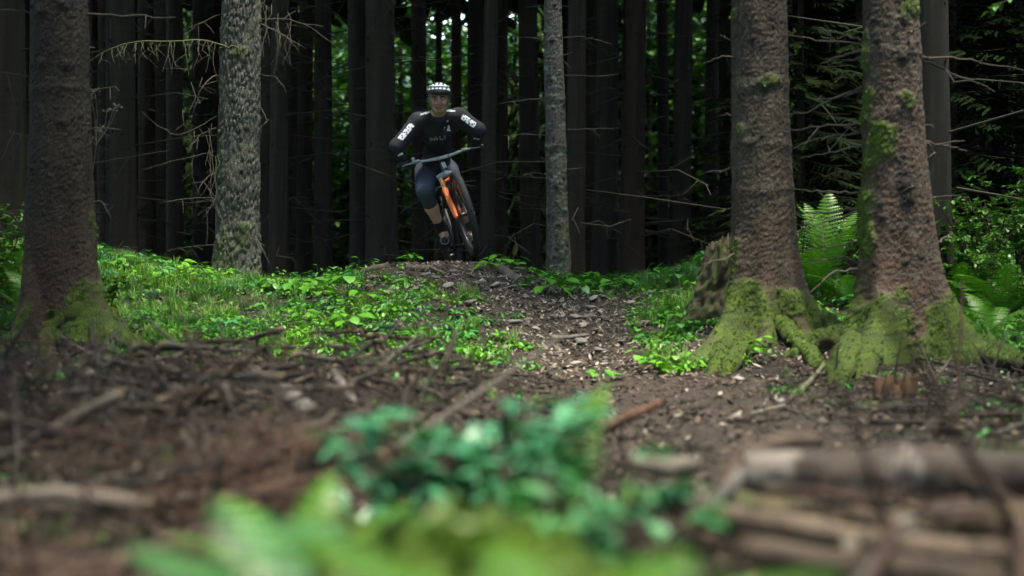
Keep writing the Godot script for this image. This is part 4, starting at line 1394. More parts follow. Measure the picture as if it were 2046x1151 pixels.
func make_litter() -> void:
	# countless small stuff first
	var stones := [stone_mesh(2), stone_mesh(3), stone_mesh(4)]
	var chips := [chip_mesh(1), chip_mesh(2), chip_mesh(3)]
	var pl := [[], [], []]
	var pt := [[], [], []]
	var k := 0
	while k < 9000:
		k += 1
		var d := rr(2.5, 12.3)
		var x := rr(-0.40, 0.40) * d
		var tr := trail_share(x, d)
		if rng.randf() > (0.06 + tr * (0.9 if d > 7.3 else 0.35) + (0.25 if d > 11.0 and absf(x + 0.5) < 1.0 else 0.0)):
			continue
		var s := 0.006 + 0.022 * pow(rng.randf(), 3.0)
		pl[k % 3].append(lying(x, d, Vector3.ONE * s, 0.4, s * 0.2))
		pt[k % 3].append(Color(0.075, 0.062, 0.052).lerp(Color(0.19, 0.17, 0.15), pow(rng.randf(), 1.5)))
	var o := thing("gravel", Vector3.ZERO)
	tag(o, "", "", "", "stuff")
	for q in 3:
		many("pebbles", stones[q], M.stone, pl[q], pt[q], o)
	pl = [[], [], []]
	pt = [[], [], []]
	for q in 24000:
		var d := 1.6 + 10.8 * pow(rng.randf(), 0.8)
		var x := rr(-0.42, 0.42) * d
		var tr := trail_share(x, d)
		if rng.randf() < tr * 0.45:
			continue
		var s := rr(0.012, 0.042)
		pl[q % 3].append(lying(x, d, Vector3(s, s, s), 0.5, 0.012))
		var c := Color(0.03, 0.023, 0.018).lerp(Color(0.105, 0.07, 0.048), pow(rng.randf(), 1.6))
		if rng.randf() < 0.07:
			c = Color(0.26, 0.23, 0.19)
		pt[q % 3].append(c)
	for q in 7500:                                           # splintered wood, bark and dry leaves trodden over the jump
		var d := rr(7.5, 12.0)
		var x: float = table(TRAIL, d) + rng.randfn(0.1, 0.75)
		var s := rr(0.010, 0.036) * (1.8 if rng.randf() < 0.06 else 1.0)
		pl[q % 3].append(lying(x, d, Vector3(s, s, s * rr(0.5, 1.0)), 0.45, 0.012))
		pt[q % 3].append(Color(0.075, 0.053, 0.036).lerp(Color(0.36, 0.32, 0.27), pow(rng.randf(), 1.6)))
	o = thing("leaf_litter", Vector3.ZERO)
	tag(o, "", "", "", "stuff")
	for q in 3:
		many("flakes", chips[q], M.litter, pl[q], pt[q], o)
	var grey := [Color(0.085, 0.072, 0.06), Color(0.19, 0.165, 0.14)]
	var brown := [Color(0.030, 0.021, 0.016), Color(0.065, 0.044, 0.032)]
	var red := [Color(0.05, 0.026, 0.018), Color(0.10, 0.05, 0.032)]
	var sticks := [stick_mesh(1, 0.004, grey), stick_mesh(2, 0.007, brown), stick_mesh(3, 0.005, red), stick_mesh(4, 0.010, grey), stick_mesh(5, 0.006, brown), stick_mesh(6, 0.009, brown)]
	pl = [[], [], [], [], [], []]
	pt = [[], [], [], [], [], []]
	for q in 5200:                                           # fine twigs all over the shaded ground
		var d := rr(1.6, 8.2) if q % 6 else rr(8.0, 12.0)
		var x := rr(-0.42, 0.42) * d
		if rng.randf() < trail_share(x, d) * 0.8:
			continue
		var ln := rr(0.05, 0.26)
		var t := lying(x, d, Vector3(ln, rr(0.12, 0.35), rr(0.12, 0.35)), 0.35, rr(0.004, 0.03))
		pl[q % 6].append(t)
		pt[q % 6].append(Color.WHITE * rr(0.7, 1.25))
	o = thing("twig_litter", Vector3.ZERO)
	tag(o, "", "", "", "stuff")
	for q in 6:
		many("twigs", sticks[q], M.dead_wood, pl[q], pt[q], o)
	# dead spruce brush with its rusty needles, heaped in the foreground
	var g := Geo.new()
	g.tube([Vector3.ZERO, Vector3(0.07, 0.015, 0), Vector3(0.16, 0.0, 0.01)], [0.003, 0.002, 0.001], 4, Color(0.11, 0.065, 0.045))
	for q in 46:
		var f := q / 46.0
		var p := Vector3(0.16 * f, 0.02 * sin(f * 3.0), 0)
		var a := q * 2.4
		g.blade(p, p + Vector3(0.010, cos(a) * 0.013, sin(a) * 0.013), Vector3(0, 0.002, 0), 0.0022, Color(0.045, 0.027, 0.018), Color(0.105, 0.058, 0.037))
	var sp := []
	var st := []
	for h in [[-0.45, 3.0, 0.34, 0.40, 420, 0.12], [-0.62, 1.9, 0.25, 0.3, 240, 0.08], [-0.95, 3.6, 0.5, 0.4, 120, 0.06], [0.75, 2.3, 0.5, 0.5, 260, 0.08], [1.1, 3.3, 0.6, 0.5, 120, 0.06], [0.30, 1.5, 0.2, 0.2, 180, 0.10], [-1.2, 5.4, 0.9, 0.6, 120, 0.05]]:
		for q in h[4]:
			var x: float = h[0] + h[2] * rng.randfn(0, 0.55)
			var d: float = maxf(1.25, h[1] + h[3] * rng.randfn(0, 0.55))
			var far: float = Vector2((x - h[0]) / h[2], (d - h[1]) / h[3]).length()
			sp.append(frame_of(Vector3(rr(-0.6, 0.6), 1, rr(-0.6, 0.6)), rr(0, TAU), Vector3.ONE * rr(0.6, 1.4), on_ground(x, d, h[5] * exp(-far * far) * rng.randf())))
			st.append(Color.WHITE.lerp(Color(0.6, 0.62, 0.65), rng.randf()))
	o = thing("dead_brush", Vector3.ZERO)
	tag(o, "", "", "", "stuff")
	many("sprays", g.mesh(false), M.litter, sp, st, o)
	# sticks one can count in the brush heaps
	var first := []
	for q in 6:
		var s := put("stick", sticks[q], M.dead_wood)
		first.append(s)
	var heaps := [[-1.25, 4.5, 1.0, 1.0, 0.20, 100], [-0.75, 5.7, 0.7, 0.5, 0.14, 48], [-0.75, 3.1, 0.6, 0.7, 0.12, 44], [0.55, 2.15, 0.35, 0.45, 0.10, 22], [-0.75, 2.1, 0.3, 0.35, 0.1, 24], [1.7, 4.6, 0.9, 0.8, 0.03, 34], [1.75, 6.9, 0.9, 0.5, 0.02, 22], [-2.1, 7.2, 0.6, 0.5, 0.06, 22]]
	var names := ["the left brush heap", "the brush below the left bank", "the rusty needle brush", "the heap around the fallen logs", "the blurred left foreground", "the dark ground right of the trail", "the ground before the mossy spruces", "the foot of the shaded spruce"]
	var groups := ["sticks of the left brush heap", "sticks below the left bank", "sticks in the rusty brush", "sticks around the fallen logs", "sticks of the left foreground", "sticks right of the trail", "sticks before the mossy spruces", "sticks at the shaded spruce's foot"]
	var n := 0
	for hi in heaps.size():
		var h: Array = heaps[hi]
		for q in h[5]:
			var x: float = h[0] + h[2] * rr(-1, 1)
			var d: float = h[1] + h[3] * rr(-1, 1)
			if hi != 3 and trail_share(x, d) > 0.4:
				x += 0.8 if x > table(TRAIL, d) else -0.8
			var s: Node3D = first[n] if n < 6 else again(first[n % 6])
			n += 1
			var ln := rr(0.10, 0.50)
			var dir := Vector3(rr(-1, 1), rr(-0.25, 0.35) if hi != 3 and hi != 5 else rr(-0.08, 0.08), rr(-0.7, 0.7)).normalized()
			var th := rr(0.45, 1.25)
			var lift: float = h[4] * rng.randf() * exp(-pow((x - h[0]) / h[2], 2.0))
			var y := dir.cross(Vector3(0.1, 0.2, 1.0)).normalized()
			s.transform = Transform3D(Basis(dir * ln, y * th, dir.cross(y) * th), on_ground(x, d, lift + 0.02))
			var looks: String = ["grey", "brown", "reddish", "knobbly grey", "dark brown", "twiggy brown"][(n - 1) % 6]
			var part := "%s %s" % ["back" if d > h[1] + h[3] * 0.33 else "front" if d < h[1] - h[3] * 0.33 else "middle", "right" if x > h[0] + h[2] * 0.33 else "left" if x < h[0] - h[2] * 0.33 else "centre"]
			tag(s, "%s %s%s stick, %s of %s" % ["short" if ln < 0.28 else "long" if ln > 0.48 else "middling", "thick " if th > 0.95 else "thin " if th < 0.7 else "", looks, part, names[hi]], "stick", groups[hi])
	# pieces that stand out
	var pale := [Color(0.19, 0.16, 0.13), Color(0.32, 0.28, 0.225)]
	var bark := [Color(0.085, 0.06, 0.045), Color(0.15, 0.115, 0.09)]
	log_piece("dark fallen log with pale bark flecks, uppermost of the pile on the right", [at(1490, 948, 2.5), at(1640, 944, 2.48), at(1850, 948, 2.44), at(2120, 952, 2.4)], 0.043, 0.046, [Color(0.042, 0.030, 0.024), Color(0.085, 0.062, 0.049), Color(0.32, 0.28, 0.255)])
	log_piece("ochre mossy log under the dark fallen log on the right", [at(1470, 1008, 2.35), at(1650, 1040, 2.32), at(1850, 1042, 2.28), at(2120, 1046, 2.25)], 0.024, 0.033, [Color(0.10, 0.07, 0.035), Color(0.17, 0.13, 0.065), Color(0.08, 0.10, 0.025)])
	log_piece("long pale brown log slanting down to the lower right corner", [at(1270, 990, 2.1), at(1480, 1040, 2.05), at(1760, 1085, 2.0), at(2120, 1135, 1.95)], 0.017, 0.024, [Color(0.10, 0.068, 0.046), Color(0.20, 0.148, 0.105)])
	log_piece("lowest brown log at the bottom of the right pile", [at(1480, 1100, 1.9), at(1700, 1135, 1.88), at(2000, 1165, 1.85)], 0.02, 0.024, [Color(0.08, 0.055, 0.037), Color(0.15, 0.108, 0.078)])
	log_piece("curved brown root arching over the left end of the dark log", [at(1455, 1000, 2.45), at(1470, 945, 2.5), at(1500, 905, 2.58), at(1560, 882, 2.66), at(1640, 880, 2.75)], 0.022, 0.012, [Color(0.07, 0.045, 0.03), Color(0.13, 0.088, 0.06)], "root", "loose_root")
	log_piece("short pale split stick propped across the ochre log", [at(1745, 1080, 2.15), at(1790, 1050, 2.15), at(1838, 1020, 2.18)], 0.011, 0.009, pale, "stick", "stick")
	log_piece("thick pale chunk of wood left of the log pile", [at(1255, 925, 2.5), at(1330, 935, 2.5), at(1400, 928, 2.5)], 0.02, 0.018, pale, "wood chunk", "wood_chunk")
	log_piece("bent pale branch left of the fallen logs, below the chunk", [at(1290, 1022, 2.2), at(1390, 1010, 2.2), at(1404, 985, 2.22), at(1392, 962, 2.25)], 0.011, 0.007, [Color(0.15, 0.12, 0.09), Color(0.26, 0.22, 0.18)], "branch", "loose_branch")
	log_piece("grey short branch end at the tip of the root arch", [at(1420, 1010, 2.4), at(1450, 985, 2.4), at(1490, 940, 2.42)], 0.013, 0.012, [Color(0.16, 0.15, 0.14), Color(0.26, 0.25, 0.23)], "branch", "loose_branch")
	log_piece("upright grey peg in the lower right corner", [at(1680, 1150, 1.9), at(1695, 1110, 1.9), at(1700, 1080, 1.92)], 0.011, 0.01, [Color(0.17, 0.14, 0.11), Color(0.26, 0.22, 0.18)], "stick", "stick")
	log_piece("reddish broken stick rising above the right edge of the foreground leaves", [at(1205, 858, 3.9), at(1260, 832, 3.9), at(1322, 803, 3.95)], 0.018, 0.012, [Color(0.10, 0.044, 0.026), Color(0.16, 0.075, 0.046)], "stick", "stick")
	log_piece("sawn grey log lying in the left brush with a pale cut face", [at(566, 785, 4.9), at(600, 812, 4.75), at(640, 838, 4.6)], 0.036, 0.034, [Color(0.15, 0.13, 0.115), Color(0.25, 0.225, 0.20)])
	log_piece("brown mossy log end above the sawn grey log", [at(488, 722, 5.6), at(520, 752, 5.4), at(556, 782, 5.25)], 0.028, 0.03, bark)
	log_piece("grey branch fork standing left of the foreground leaves", [at(668, 748, 4.6), at(700, 795, 4.4), at(712, 838, 4.2), at(690, 880, 4.1)], 0.016, 0.014, [Color(0.20, 0.18, 0.165), Color(0.30, 0.275, 0.25)], "branch", "loose_branch")
	log_piece("long thin brown branch slanting up towards the dark stub", [hit(588, 776, 0.020), hit(690, 735, 0.020), hit(790, 704, 0.020), hit(880, 694, 0.020)], 0.010, 0.006, [Color(0.15, 0.105, 0.075), Color(0.22, 0.165, 0.125)], "branch", "loose_branch")
	log_piece("long brown branch lying across the left brush", [hit(268, 838, 0.021), hit(380, 822, 0.021), hit(470, 800, 0.021), hit(606, 796, 0.021)], 0.011, 0.008, [Color(0.12, 0.08, 0.06), Color(0.20, 0.145, 0.11)], "branch", "loose_branch")
	log_piece("dark upright broken stub in the middle of the brush", [at(878, 768, 5.1), at(892, 720, 5.1), at(912, 662, 5.15)], 0.018, 0.008, [Color(0.055, 0.045, 0.03), Color(0.085, 0.075, 0.04)], "stub", "broken_stub")
	log_piece("short dark peg just right of the upright broken stub", [at(950, 792, 5.0), at(953, 765, 5.0), at(955, 738, 5.0)], 0.011, 0.009, [Color(0.055, 0.045, 0.03), Color(0.09, 0.07, 0.045)], "stub", "broken_stub")
	log_piece("rust brown upright stub above the sawn grey log", [at(563, 755, 5.6), at(566, 720, 5.6), at(570, 688, 5.6)], 0.009, 0.008, [Color(0.17, 0.085, 0.035), Color(0.24, 0.13, 0.055)], "stub", "broken_stub")
	log_piece("short brown peg right of the rust brown stub", [at(636, 752, 5.5), at(632, 730, 5.5), at(628, 706, 5.5)], 0.009, 0.007, bark, "stub", "broken_stub")
	log_piece("thin black stake standing in the left brush", [at(248, 852, 4.1), at(250, 800, 4.15), at(256, 742, 4.2)], 0.008, 0.007, [Color(0.03, 0.025, 0.02), Color(0.05, 0.04, 0.03)], "stake", "stake")
	log_piece("pale upright splinter beside the thin black stake", [at(263, 800, 4.3), at(262, 785, 4.3), at(266, 766, 4.3)], 0.007, 0.006, [Color(0.38, 0.35, 0.32), Color(0.5, 0.47, 0.44)], "splinter", "wood_splinter")
	log_piece("pale barkless branch lying flat in the left brush", [hit(382, 850, 0.018), hit(450, 856, 0.018), hit(530, 858, 0.018), hit(612, 846, 0.018)], 0.007, 0.006, pale, "branch", "loose_branch")
	log_piece("grey stick pointing down left of the thin black stake", [hit(172, 826, 0.023), hit(205, 856, 0.023), hit(236, 888, 0.023)], 0.014, 0.012, [Color(0.17, 0.15, 0.13), Color(0.27, 0.24, 0.21)], "stick", "stick")
	log_piece("grey stick standing out at the far left of the brush", [hit(20, 808, 0.022), hit(50, 822, 0.022), hit(78, 838, 0.022)], 0.012, 0.01, [Color(0.17, 0.15, 0.13), Color(0.27, 0.24, 0.21)], "stick", "stick")
	log_piece("thin stick leaning against the left bank by the mossy root", [hit(212, 636, 0.019), hit(262, 676, 0.019), hit(300, 706, 0.019), hit(336, 748, 0.019)], 0.009, 0.006, [Color(0.15, 0.12, 0.09), Color(0.24, 0.2, 0.16)], "stick", "stick")
	log_piece("brown branch jutting over the shaded spruce's mossy root", [at(142, 712, 7.3), at(175, 694, 7.2), at(214, 686, 7.2)], 0.012, 0.008, bark, "branch", "loose_branch")
	log_piece("blurred grey branch at the lower left edge", [at(-30, 1000, 2.2), at(110, 985, 2.2), at(270, 1003, 2.2)], 0.013, 0.011, [Color(0.17, 0.14, 0.12), Color(0.25, 0.21, 0.18)], "branch", "loose_branch")
	log_piece("pale stick on the dark ground right of the trail", [hit(1502, 836, 0.018), hit(1535, 828, 0.018), hit(1568, 819, 0.018)], 0.008, 0.006, pale, "stick", "stick")
	log_piece("leaning grey branch before the thick reddish spruce", [at(1858, 775, 6.7), at(1880, 745, 6.7), at(1900, 716, 6.75)], 0.009, 0.006, bark, "branch", "loose_branch")
	log_piece("mossy stick lying between the feet of both mossy spruces", [hit(1600, 790, 0.022), hit(1625, 765, 0.022), hit(1645, 738, 0.022)], 0.013, 0.010, [Color(0.13, 0.11, 0.09), Color(0.2, 0.2, 0.12)], "stick", "stick")
	log_piece("long brown stick lying in front of the thick reddish spruce", [hit(1700, 755, 0.022), hit(1770, 770, 0.022), hit(1850, 785, 0.022)], 0.012, 0.008, bark, "stick", "stick")
	log_piece("split brown log lying on the rim right of the front wheel", [hit(1000, 540, 0.012), hit(1018, 553, 0.012), hit(1042, 568, 0.012)], 0.042, 0.036, [Color(0.15, 0.115, 0.085), Color(0.27, 0.225, 0.175)])
	log_piece("brown log end at the left end of the rubble rim", [hit(728, 548, 0.012), hit(750, 541, 0.012), hit(778, 537, 0.012)], 0.040, 0.036, [Color(0.12, 0.09, 0.07), Color(0.20, 0.155, 0.12)])
	log_piece("grey log end on the rim just below the rider's foot", [hit(812, 540, 0.012), hit(835, 541, 0.012), hit(858, 543, 0.012)], 0.034, 0.03, [Color(0.14, 0.115, 0.095), Color(0.23, 0.195, 0.16)])
	log_piece("slanting splinter of wood right below the rider's foot", [hit(856, 538, 0.022), hit(870, 545, 0.022), hit(886, 552, 0.022)], 0.012, 0.010, pale, "splinter", "wood_splinter")
	log_piece("pale flat slab of wood lying across the stony track", [hit(1100, 684, 0.025), hit(1135, 683, 0.025), hit(1168, 680, 0.025)], 0.016, 0.012, [Color(0.27, 0.23, 0.19), Color(0.38, 0.34, 0.29)], "wood slab", "wood_slab")
	# stones of the track that stand proud of the gravel
	var src := []
	for q in 3:
		src.append(put("stone", stones[q], mat("stone_%s" % ["grey", "brown", "pale"][q], [Color(0.15, 0.14, 0.13), Color(0.115, 0.095, 0.08), Color(0.23, 0.21, 0.185)][q], 0.75)))
	n = 0
	for t in [[1160, 690, 8.8, 0.06], [1190, 665, 9.2, 0.035], [1150, 735, 8.1, 0.05], [1195, 708, 8.5, 0.045], [1205, 600, 10.4, 0.055], [1185, 602, 10.4, 0.05], [1150, 640, 9.7, 0.05], [1175, 640, 9.7, 0.05], [1165, 655, 9.4, 0.04], [1030, 652, 9.5, 0.055], [1282, 655, 9.3, 0.06], [1215, 575, 11.0, 0.05], [1100, 612, 10.2, 0.03], [1085, 622, 10.0, 0.03], [895, 578, 10.9, 0.06], [835, 582, 10.8, 0.055], [780, 585, 10.8, 0.04], [770, 592, 10.6, 0.05], [870, 560, 11.2, 0.035], [920, 592, 10.6, 0.03], [1005, 600, 10.4, 0.03], [960, 560, 11.2, 0.03], [1080, 700, 8.6, 0.04], [1010, 700, 8.6, 0.03], [1060, 645, 9.6, 0.03], [1120, 600, 10.4, 0.035], [1245, 640, 9.6, 0.03], [1300, 620, 10.0, 0.04], [1340, 640, 9.5, 0.03], [960, 640, 9.7, 0.03], [985, 675, 9.0, 0.025], [940, 545, 11.5, 0.03], [800, 552, 11.4, 0.04], [1055, 560, 11.3, 0.03], [745, 560, 0, 0.05], [790, 570, 0, 0.06], [850, 555, 0, 0.045], [905, 548, 0, 0.05], [990, 575, 0, 0.05], [1025, 580, 0, 0.04], [1050, 600, 0, 0.05], [870, 600, 0, 0.04], [940, 610, 0, 0.045], [1110, 640, 0, 0.045], [1070, 665, 0, 0.05], [1240, 690, 0, 0.04], [1120, 712, 0, 0.045], [1260, 610, 0, 0.045], [1300, 590, 0, 0.04], [1345, 600, 0, 0.05], [1375, 620, 0, 0.04], [1180, 620, 0, 0.05], [1140, 590, 0, 0.04], [980, 720, 0, 0.04], [1035, 740, 0, 0.035], [720, 600, 0, 0.04], [650, 610, 0, 0.04], [820, 610, 0, 0.04]]:
		var s: Node3D = src[n] if n < 3 else again(src[n % 3])
		n += 1
		var h := hit(t[0], t[1])
		s.transform = lying(h.x, -h.z, Vector3(t[3] * 0.85, t[3] * rr(0.45, 0.7), t[3] * 0.75), 0.25, t[3] * 0.2 + 0.012)
		tag(s, "%s %s stone lying loose on the %s, %s" % ["large" if t[3] >= 0.05 else "small" if t[3] < 0.036 else "middling", ["grey", "brown", "pale"][(n - 1) % 3], "bare rim of the jump" if t[1] < 566 else "upper slope of the jump" if t[1] < 612 else "middle of the slope" if t[1] < 668 else "foot of the slope", "left of the track" if t[0] < 900 else "below the rider" if t[0] < 1010 else "below the pale trunk" if t[0] < 1180 else "towards the old stump"], "stone", "loose stones on the jump's slope")
	for t in [[175, 757, 5.0, 0.055, "flat smooth grey stone in the left brush"], [1475, 768, 5.9, 0.05, "pale bluish stone on the ground left of the ringed spruce's roots"], [1560, 812, 5.1, 0.03, "small pale stone above the pale stick right of the trail"], [1470, 845, 4.7, 0.032, "dark round stone right of the trail, larger of two"], [1445, 858, 4.6, 0.022, "dark small stone right of the trail, smaller of two"]]:
		var s := again(src[n % 3])
		n += 1
		var h := hit(t[0], t[1])
		s.transform = lying(h.x, -h.z, Vector3(t[3], t[3] * 0.55, t[3] * 0.8), 0.1, t[3] * 0.25 + 0.012)
		tag(s, t[4], "stone")


func make_stumps() -> void:
	# the leaning mossy stump by the ringed spruce
	var b := at(1440, 590, 8.9)
	b.y = land(b.x, 8.9) - 0.08
	var o := thing("tree_stump", b)
	tag(o, "old splintered stump hung with moss, left behind the ringed spruce", "stump")
	var g := Geo.new()
	var sides := 80
	var rows := 50
	var top := at(1462, 452, 8.85) - b
	for i in rows + 1:
		var f := float(i) / rows
		for j in sides:
			var a := TAU * j / sides
			var rim := 1.0 - 0.16 * (0.5 + 0.5 * n_fine.get_noise_2d(cos(a) * 0.9 + 3.0, sin(a) * 0.9) * 2.0) - 0.12 * clampf(-cos(a), 0, 1)
			var y := top.y * f * rim
			var r := lerpf(0.28, 0.125, pow(f, 0.75)) * (1.0 + 0.2 * sin(a * 5.0 + 1.0) * (1.0 - f))
			var q := Vector3(cos(a) * r, y, sin(a) * r)
			var h := n_fine.get_noise_3d(q.x * 5.0, y * 0.7, q.z * 5.0) * 0.035 + n_fine.get_noise_3d(q.x * 2.0, y * 1.5, q.z * 2.0) * 0.02
			r += h
			var m := clampf(0.35 - cos(a) * 0.5 + sin(a) * 0.1 + n_fine.get_noise_3d(q.x * 2.0, y * 1.3, q.z * 2.0) * 1.6, 0, 1)
			var col := Color(0.075, 0.05, 0.034).lerp(Color(0.13, 0.09, 0.06), clampf(0.5 + h * 25.0, 0, 1)).lerp(Color(0.09, 0.12, 0.03).lerp(Color(0.20, 0.20, 0.085), clampf(0.5 + n_fine.get_noise_3dv(q * 4.0) * 1.5, 0, 1)), m)
			g.pt(Vector3(cos(a) * r + top.x * f * rim, y, sin(a) * r), col)
	for i in rows:
		for j in sides:
			var a0 := i * sides + j
			var b0 := i * sides + (j + 1) % sides
			g.quad(b0, a0, a0 + sides, b0 + sides)
	put("trunk", g.mesh(), M.dead_wood, o)
	var c := Geo.new()                                        # the hollow broken top
	var ce := c.pt(top * 0.72, Color(0.06, 0.04, 0.028))
	var ring := []
	for j in sides:
		ring.append(c.pt(g.v[rows * sides + j], Color(0.10, 0.07, 0.045)))
	for j in sides:
		c.tri(ce, ring[j], ring[(j + 1) % sides])
	put("broken_top", c.mesh(), M.dead_wood, o)
	moss_tufts(o, 0.2)
	# the small crumbling stump in front
	b = at(1790, 828, 5.9)
	b.y = land(b.x, 5.9) - 0.02
	o = thing("tree_stump", b)
	tag(o, "small crumbling orange brown stump in front of the thick reddish spruce", "stump")
	for k in 11:
		var a := k * TAU / 11.0
		var p := Vector3(cos(a) * 0.075, 0, sin(a) * 0.055)
		var h := 0.05 + 0.06 * absf(sin(k * 1.9)) + 0.02 * (k % 3)
		var w := Geo.new()
		w.tube([p + Vector3(0, -0.02, 0), p * 1.03 + Vector3(0, h * 0.6, 0), p * 0.98 + Vector3(0.004, h, 0)], [0.022, 0.018, 0.006], 7, [Color(0.06, 0.034, 0.02), Color(0.13, 0.066, 0.028), Color(0.18, 0.10, 0.045)], true, 0.25)
		put("splinter", w.mesh(), M.dead_wood, o)
	var mid := Geo.new()
	mid.blob(Vector3(0, 0.02, 0), Vector3(0.075, 0, 0), Vector3(0, 0.03, 0), Vector3(0, 0, 0.055), 8, 14, Color(0.13, 0.065, 0.03), n_fine, 0.3)
	put("rotten_heart", mid.mesh(), M.dead_wood, o)
	# the mossy hump right at the front
	o = thing("moss_hump", Vector3(-0.05, 0.0, -1.32))
	tag(o, "yellow green moss hump under the ferns at the bottom edge", "moss")
	var hump := Geo.new()
	hump.blob(Vector3(0, 0.02, 0), Vector3(0.30, 0, 0), Vector3(0, 0.235, 0), Vector3(0, 0, 0.26), 30, 50, Color(0.14, 0.25, 0.02), n_fine, 0.3)
	put("cushion", hump.mesh(), M.moss, o)
	moss_tufts(o, 1.5, 1.8)


# ---------------------------------------------------------------- bicycle and rider
func fat(bones: Array, cell: float, k: float, color: Callable) -> ArrayMesh:
	# the joined skin of tapered bones [from, to, radius, radius, (flatten)]: distance field on a grid, then surface nets
	var lo := Vector3.ONE * 1e9
	var hi := -lo
	for b in bones:
		var r: float = maxf(b[2], b[3]) + k * 0.5 + cell * 2.5
		for q in [b[0], b[1]]:
			lo = lo.min(q - Vector3.ONE * r)
			hi = hi.max(q + Vector3.ONE * r)
	var nx := int((hi.x - lo.x) / cell) + 2
	var ny := int((hi.y - lo.y) / cell) + 2
	var nz := int((hi.z - lo.z) / cell) + 2
	var f := PackedFloat32Array()
	f.resize(nx * ny * nz)
	f.fill(1.0)
	for b in bones:
		var a: Vector3 = b[0]
		var e: Vector3 = b[1]
		var ra: float = b[2]
		var rb: float = b[3]
		var cut: bool = b.size() > 4 and b[4]
		var r := maxf(ra, rb) + k + cell * 2.0
		var p0 := ((a.min(e) - Vector3.ONE * r - lo) / cell).floor()
		var p1 := ((a.max(e) + Vector3.ONE * r - lo) / cell).ceil()
		var ae := e - a
		var len2 := maxf(ae.length_squared(), 1e-9)
		for z in range(maxi(int(p0.z), 0), mini(int(p1.z) + 1, nz)):
			for y in range(maxi(int(p0.y), 0), mini(int(p1.y) + 1, ny)):
				var row := (z * ny + y) * nx
				for x in range(maxi(int(p0.x), 0), mini(int(p1.x) + 1, nx)):
					var p := lo + Vector3(x, y, z) * cell
					var h := clampf((p - a).dot(ae) / len2, 0.0, 1.0)
					var d := (p - a - ae * h).length() - lerpf(ra, rb, h)
					var o := f[row + x]
					if cut:
						var q := clampf(0.5 - 0.5 * (o + d) / k, 0.0, 1.0)
						f[row + x] = lerpf(o, -d, q) + k * q * (1.0 - q)
					elif d - o < k:
						var q := clampf(0.5 + 0.5 * (o - d) / k, 0.0, 1.0)
						f[row + x] = lerpf(o, d, q) - k * q * (1.0 - q)
	var g := Geo.new()
	var ids := {}
	var step := [1, nx, nx * ny]
	for z in nz - 1:
		for y in ny - 1:
			var row := (z * ny + y) * nx
			for x in nx - 1:
				var i := row + x
				var s0 := f[i] < 0.0
				var c7 := [f[i], f[i + 1], f[i + nx], f[i + nx + 1], f[i + nx * ny], f[i + nx * ny + 1], f[i + nx * ny + nx], f[i + nx * ny + nx + 1]]
				var mixed := false
				for q in 8:
					if (c7[q] < 0.0) != s0:
						mixed = true
						break
				if not mixed:
					continue
				var sum := Vector3.ZERO
				var n := 0
				for q in 8:
					for ax in 3:
						var m: int = q | (1 << ax)
						if m != q and (c7[q] < 0.0) != (c7[m] < 0.0):
							var t: float = c7[q] / (c7[q] - c7[m])
							var p := Vector3(q & 1, (q >> 1) & 1, (q >> 2) & 1)
							p[ax] += t
							sum += p
							n += 1
				var w := lo + (Vector3(x, y, z) + sum / n) * cell
				ids[i] = g.pt(w, color.call(w))
	for i in ids:
		for ax in 3:
			var s: int = step[ax]
			if (f[i] < 0.0) == (f[i + s] < 0.0):
				continue
			var u: int = step[(ax + 1) % 3]
			var v: int = step[(ax + 2) % 3]
			if not (ids.has(i - u) and ids.has(i - v) and ids.has(i - u - v)):
				continue
			var a: int = ids[i - u - v]
			var b: int = ids[i - v]
			var c: int = ids[i]
			var d: int = ids[i - u]
			if f[i] < 0.0:
				g.quad(a, b, c, d)
			else:
				g.quad(a, d, c, b)
	return g.mesh()


func torus(g: Geo, ce: Vector3, ax: Vector3, r: float, tube_r: float, n: int, sides: int, col: Color, knob := 0.0) -> void:
	var u := ax.cross(Vector3.UP if absf(ax.y) < 0.9 else Vector3.FORWARD).normalized()
	var w := ax.cross(u)
	var first := g.v.size()
	for i in n:
		var a := TAU * i / n
		var dir := u * cos(a) + w * sin(a)
		for j in sides:
			var b := TAU * j / sides
			var rr2 := tube_r
			if knob > 0.0 and cos(b) > 0.1:
				rr2 += knob * (1.0 if (i + (2 if j % 2 else 0)) % 4 < 2 else 0.0)
			g.pt(ce + dir * (r + cos(b) * rr2) + ax * sin(b) * rr2, col)
	for i in n:
		for j in sides:
			var a0 := first + i * sides + j
			var b0 := first + i * sides + (j + 1) % sides
			var a1 := first + ((i + 1) % n) * sides + j
			var b1 := first + ((i + 1) % n) * sides + (j + 1) % sides
			g.quad(a0, a1, b1, b0)


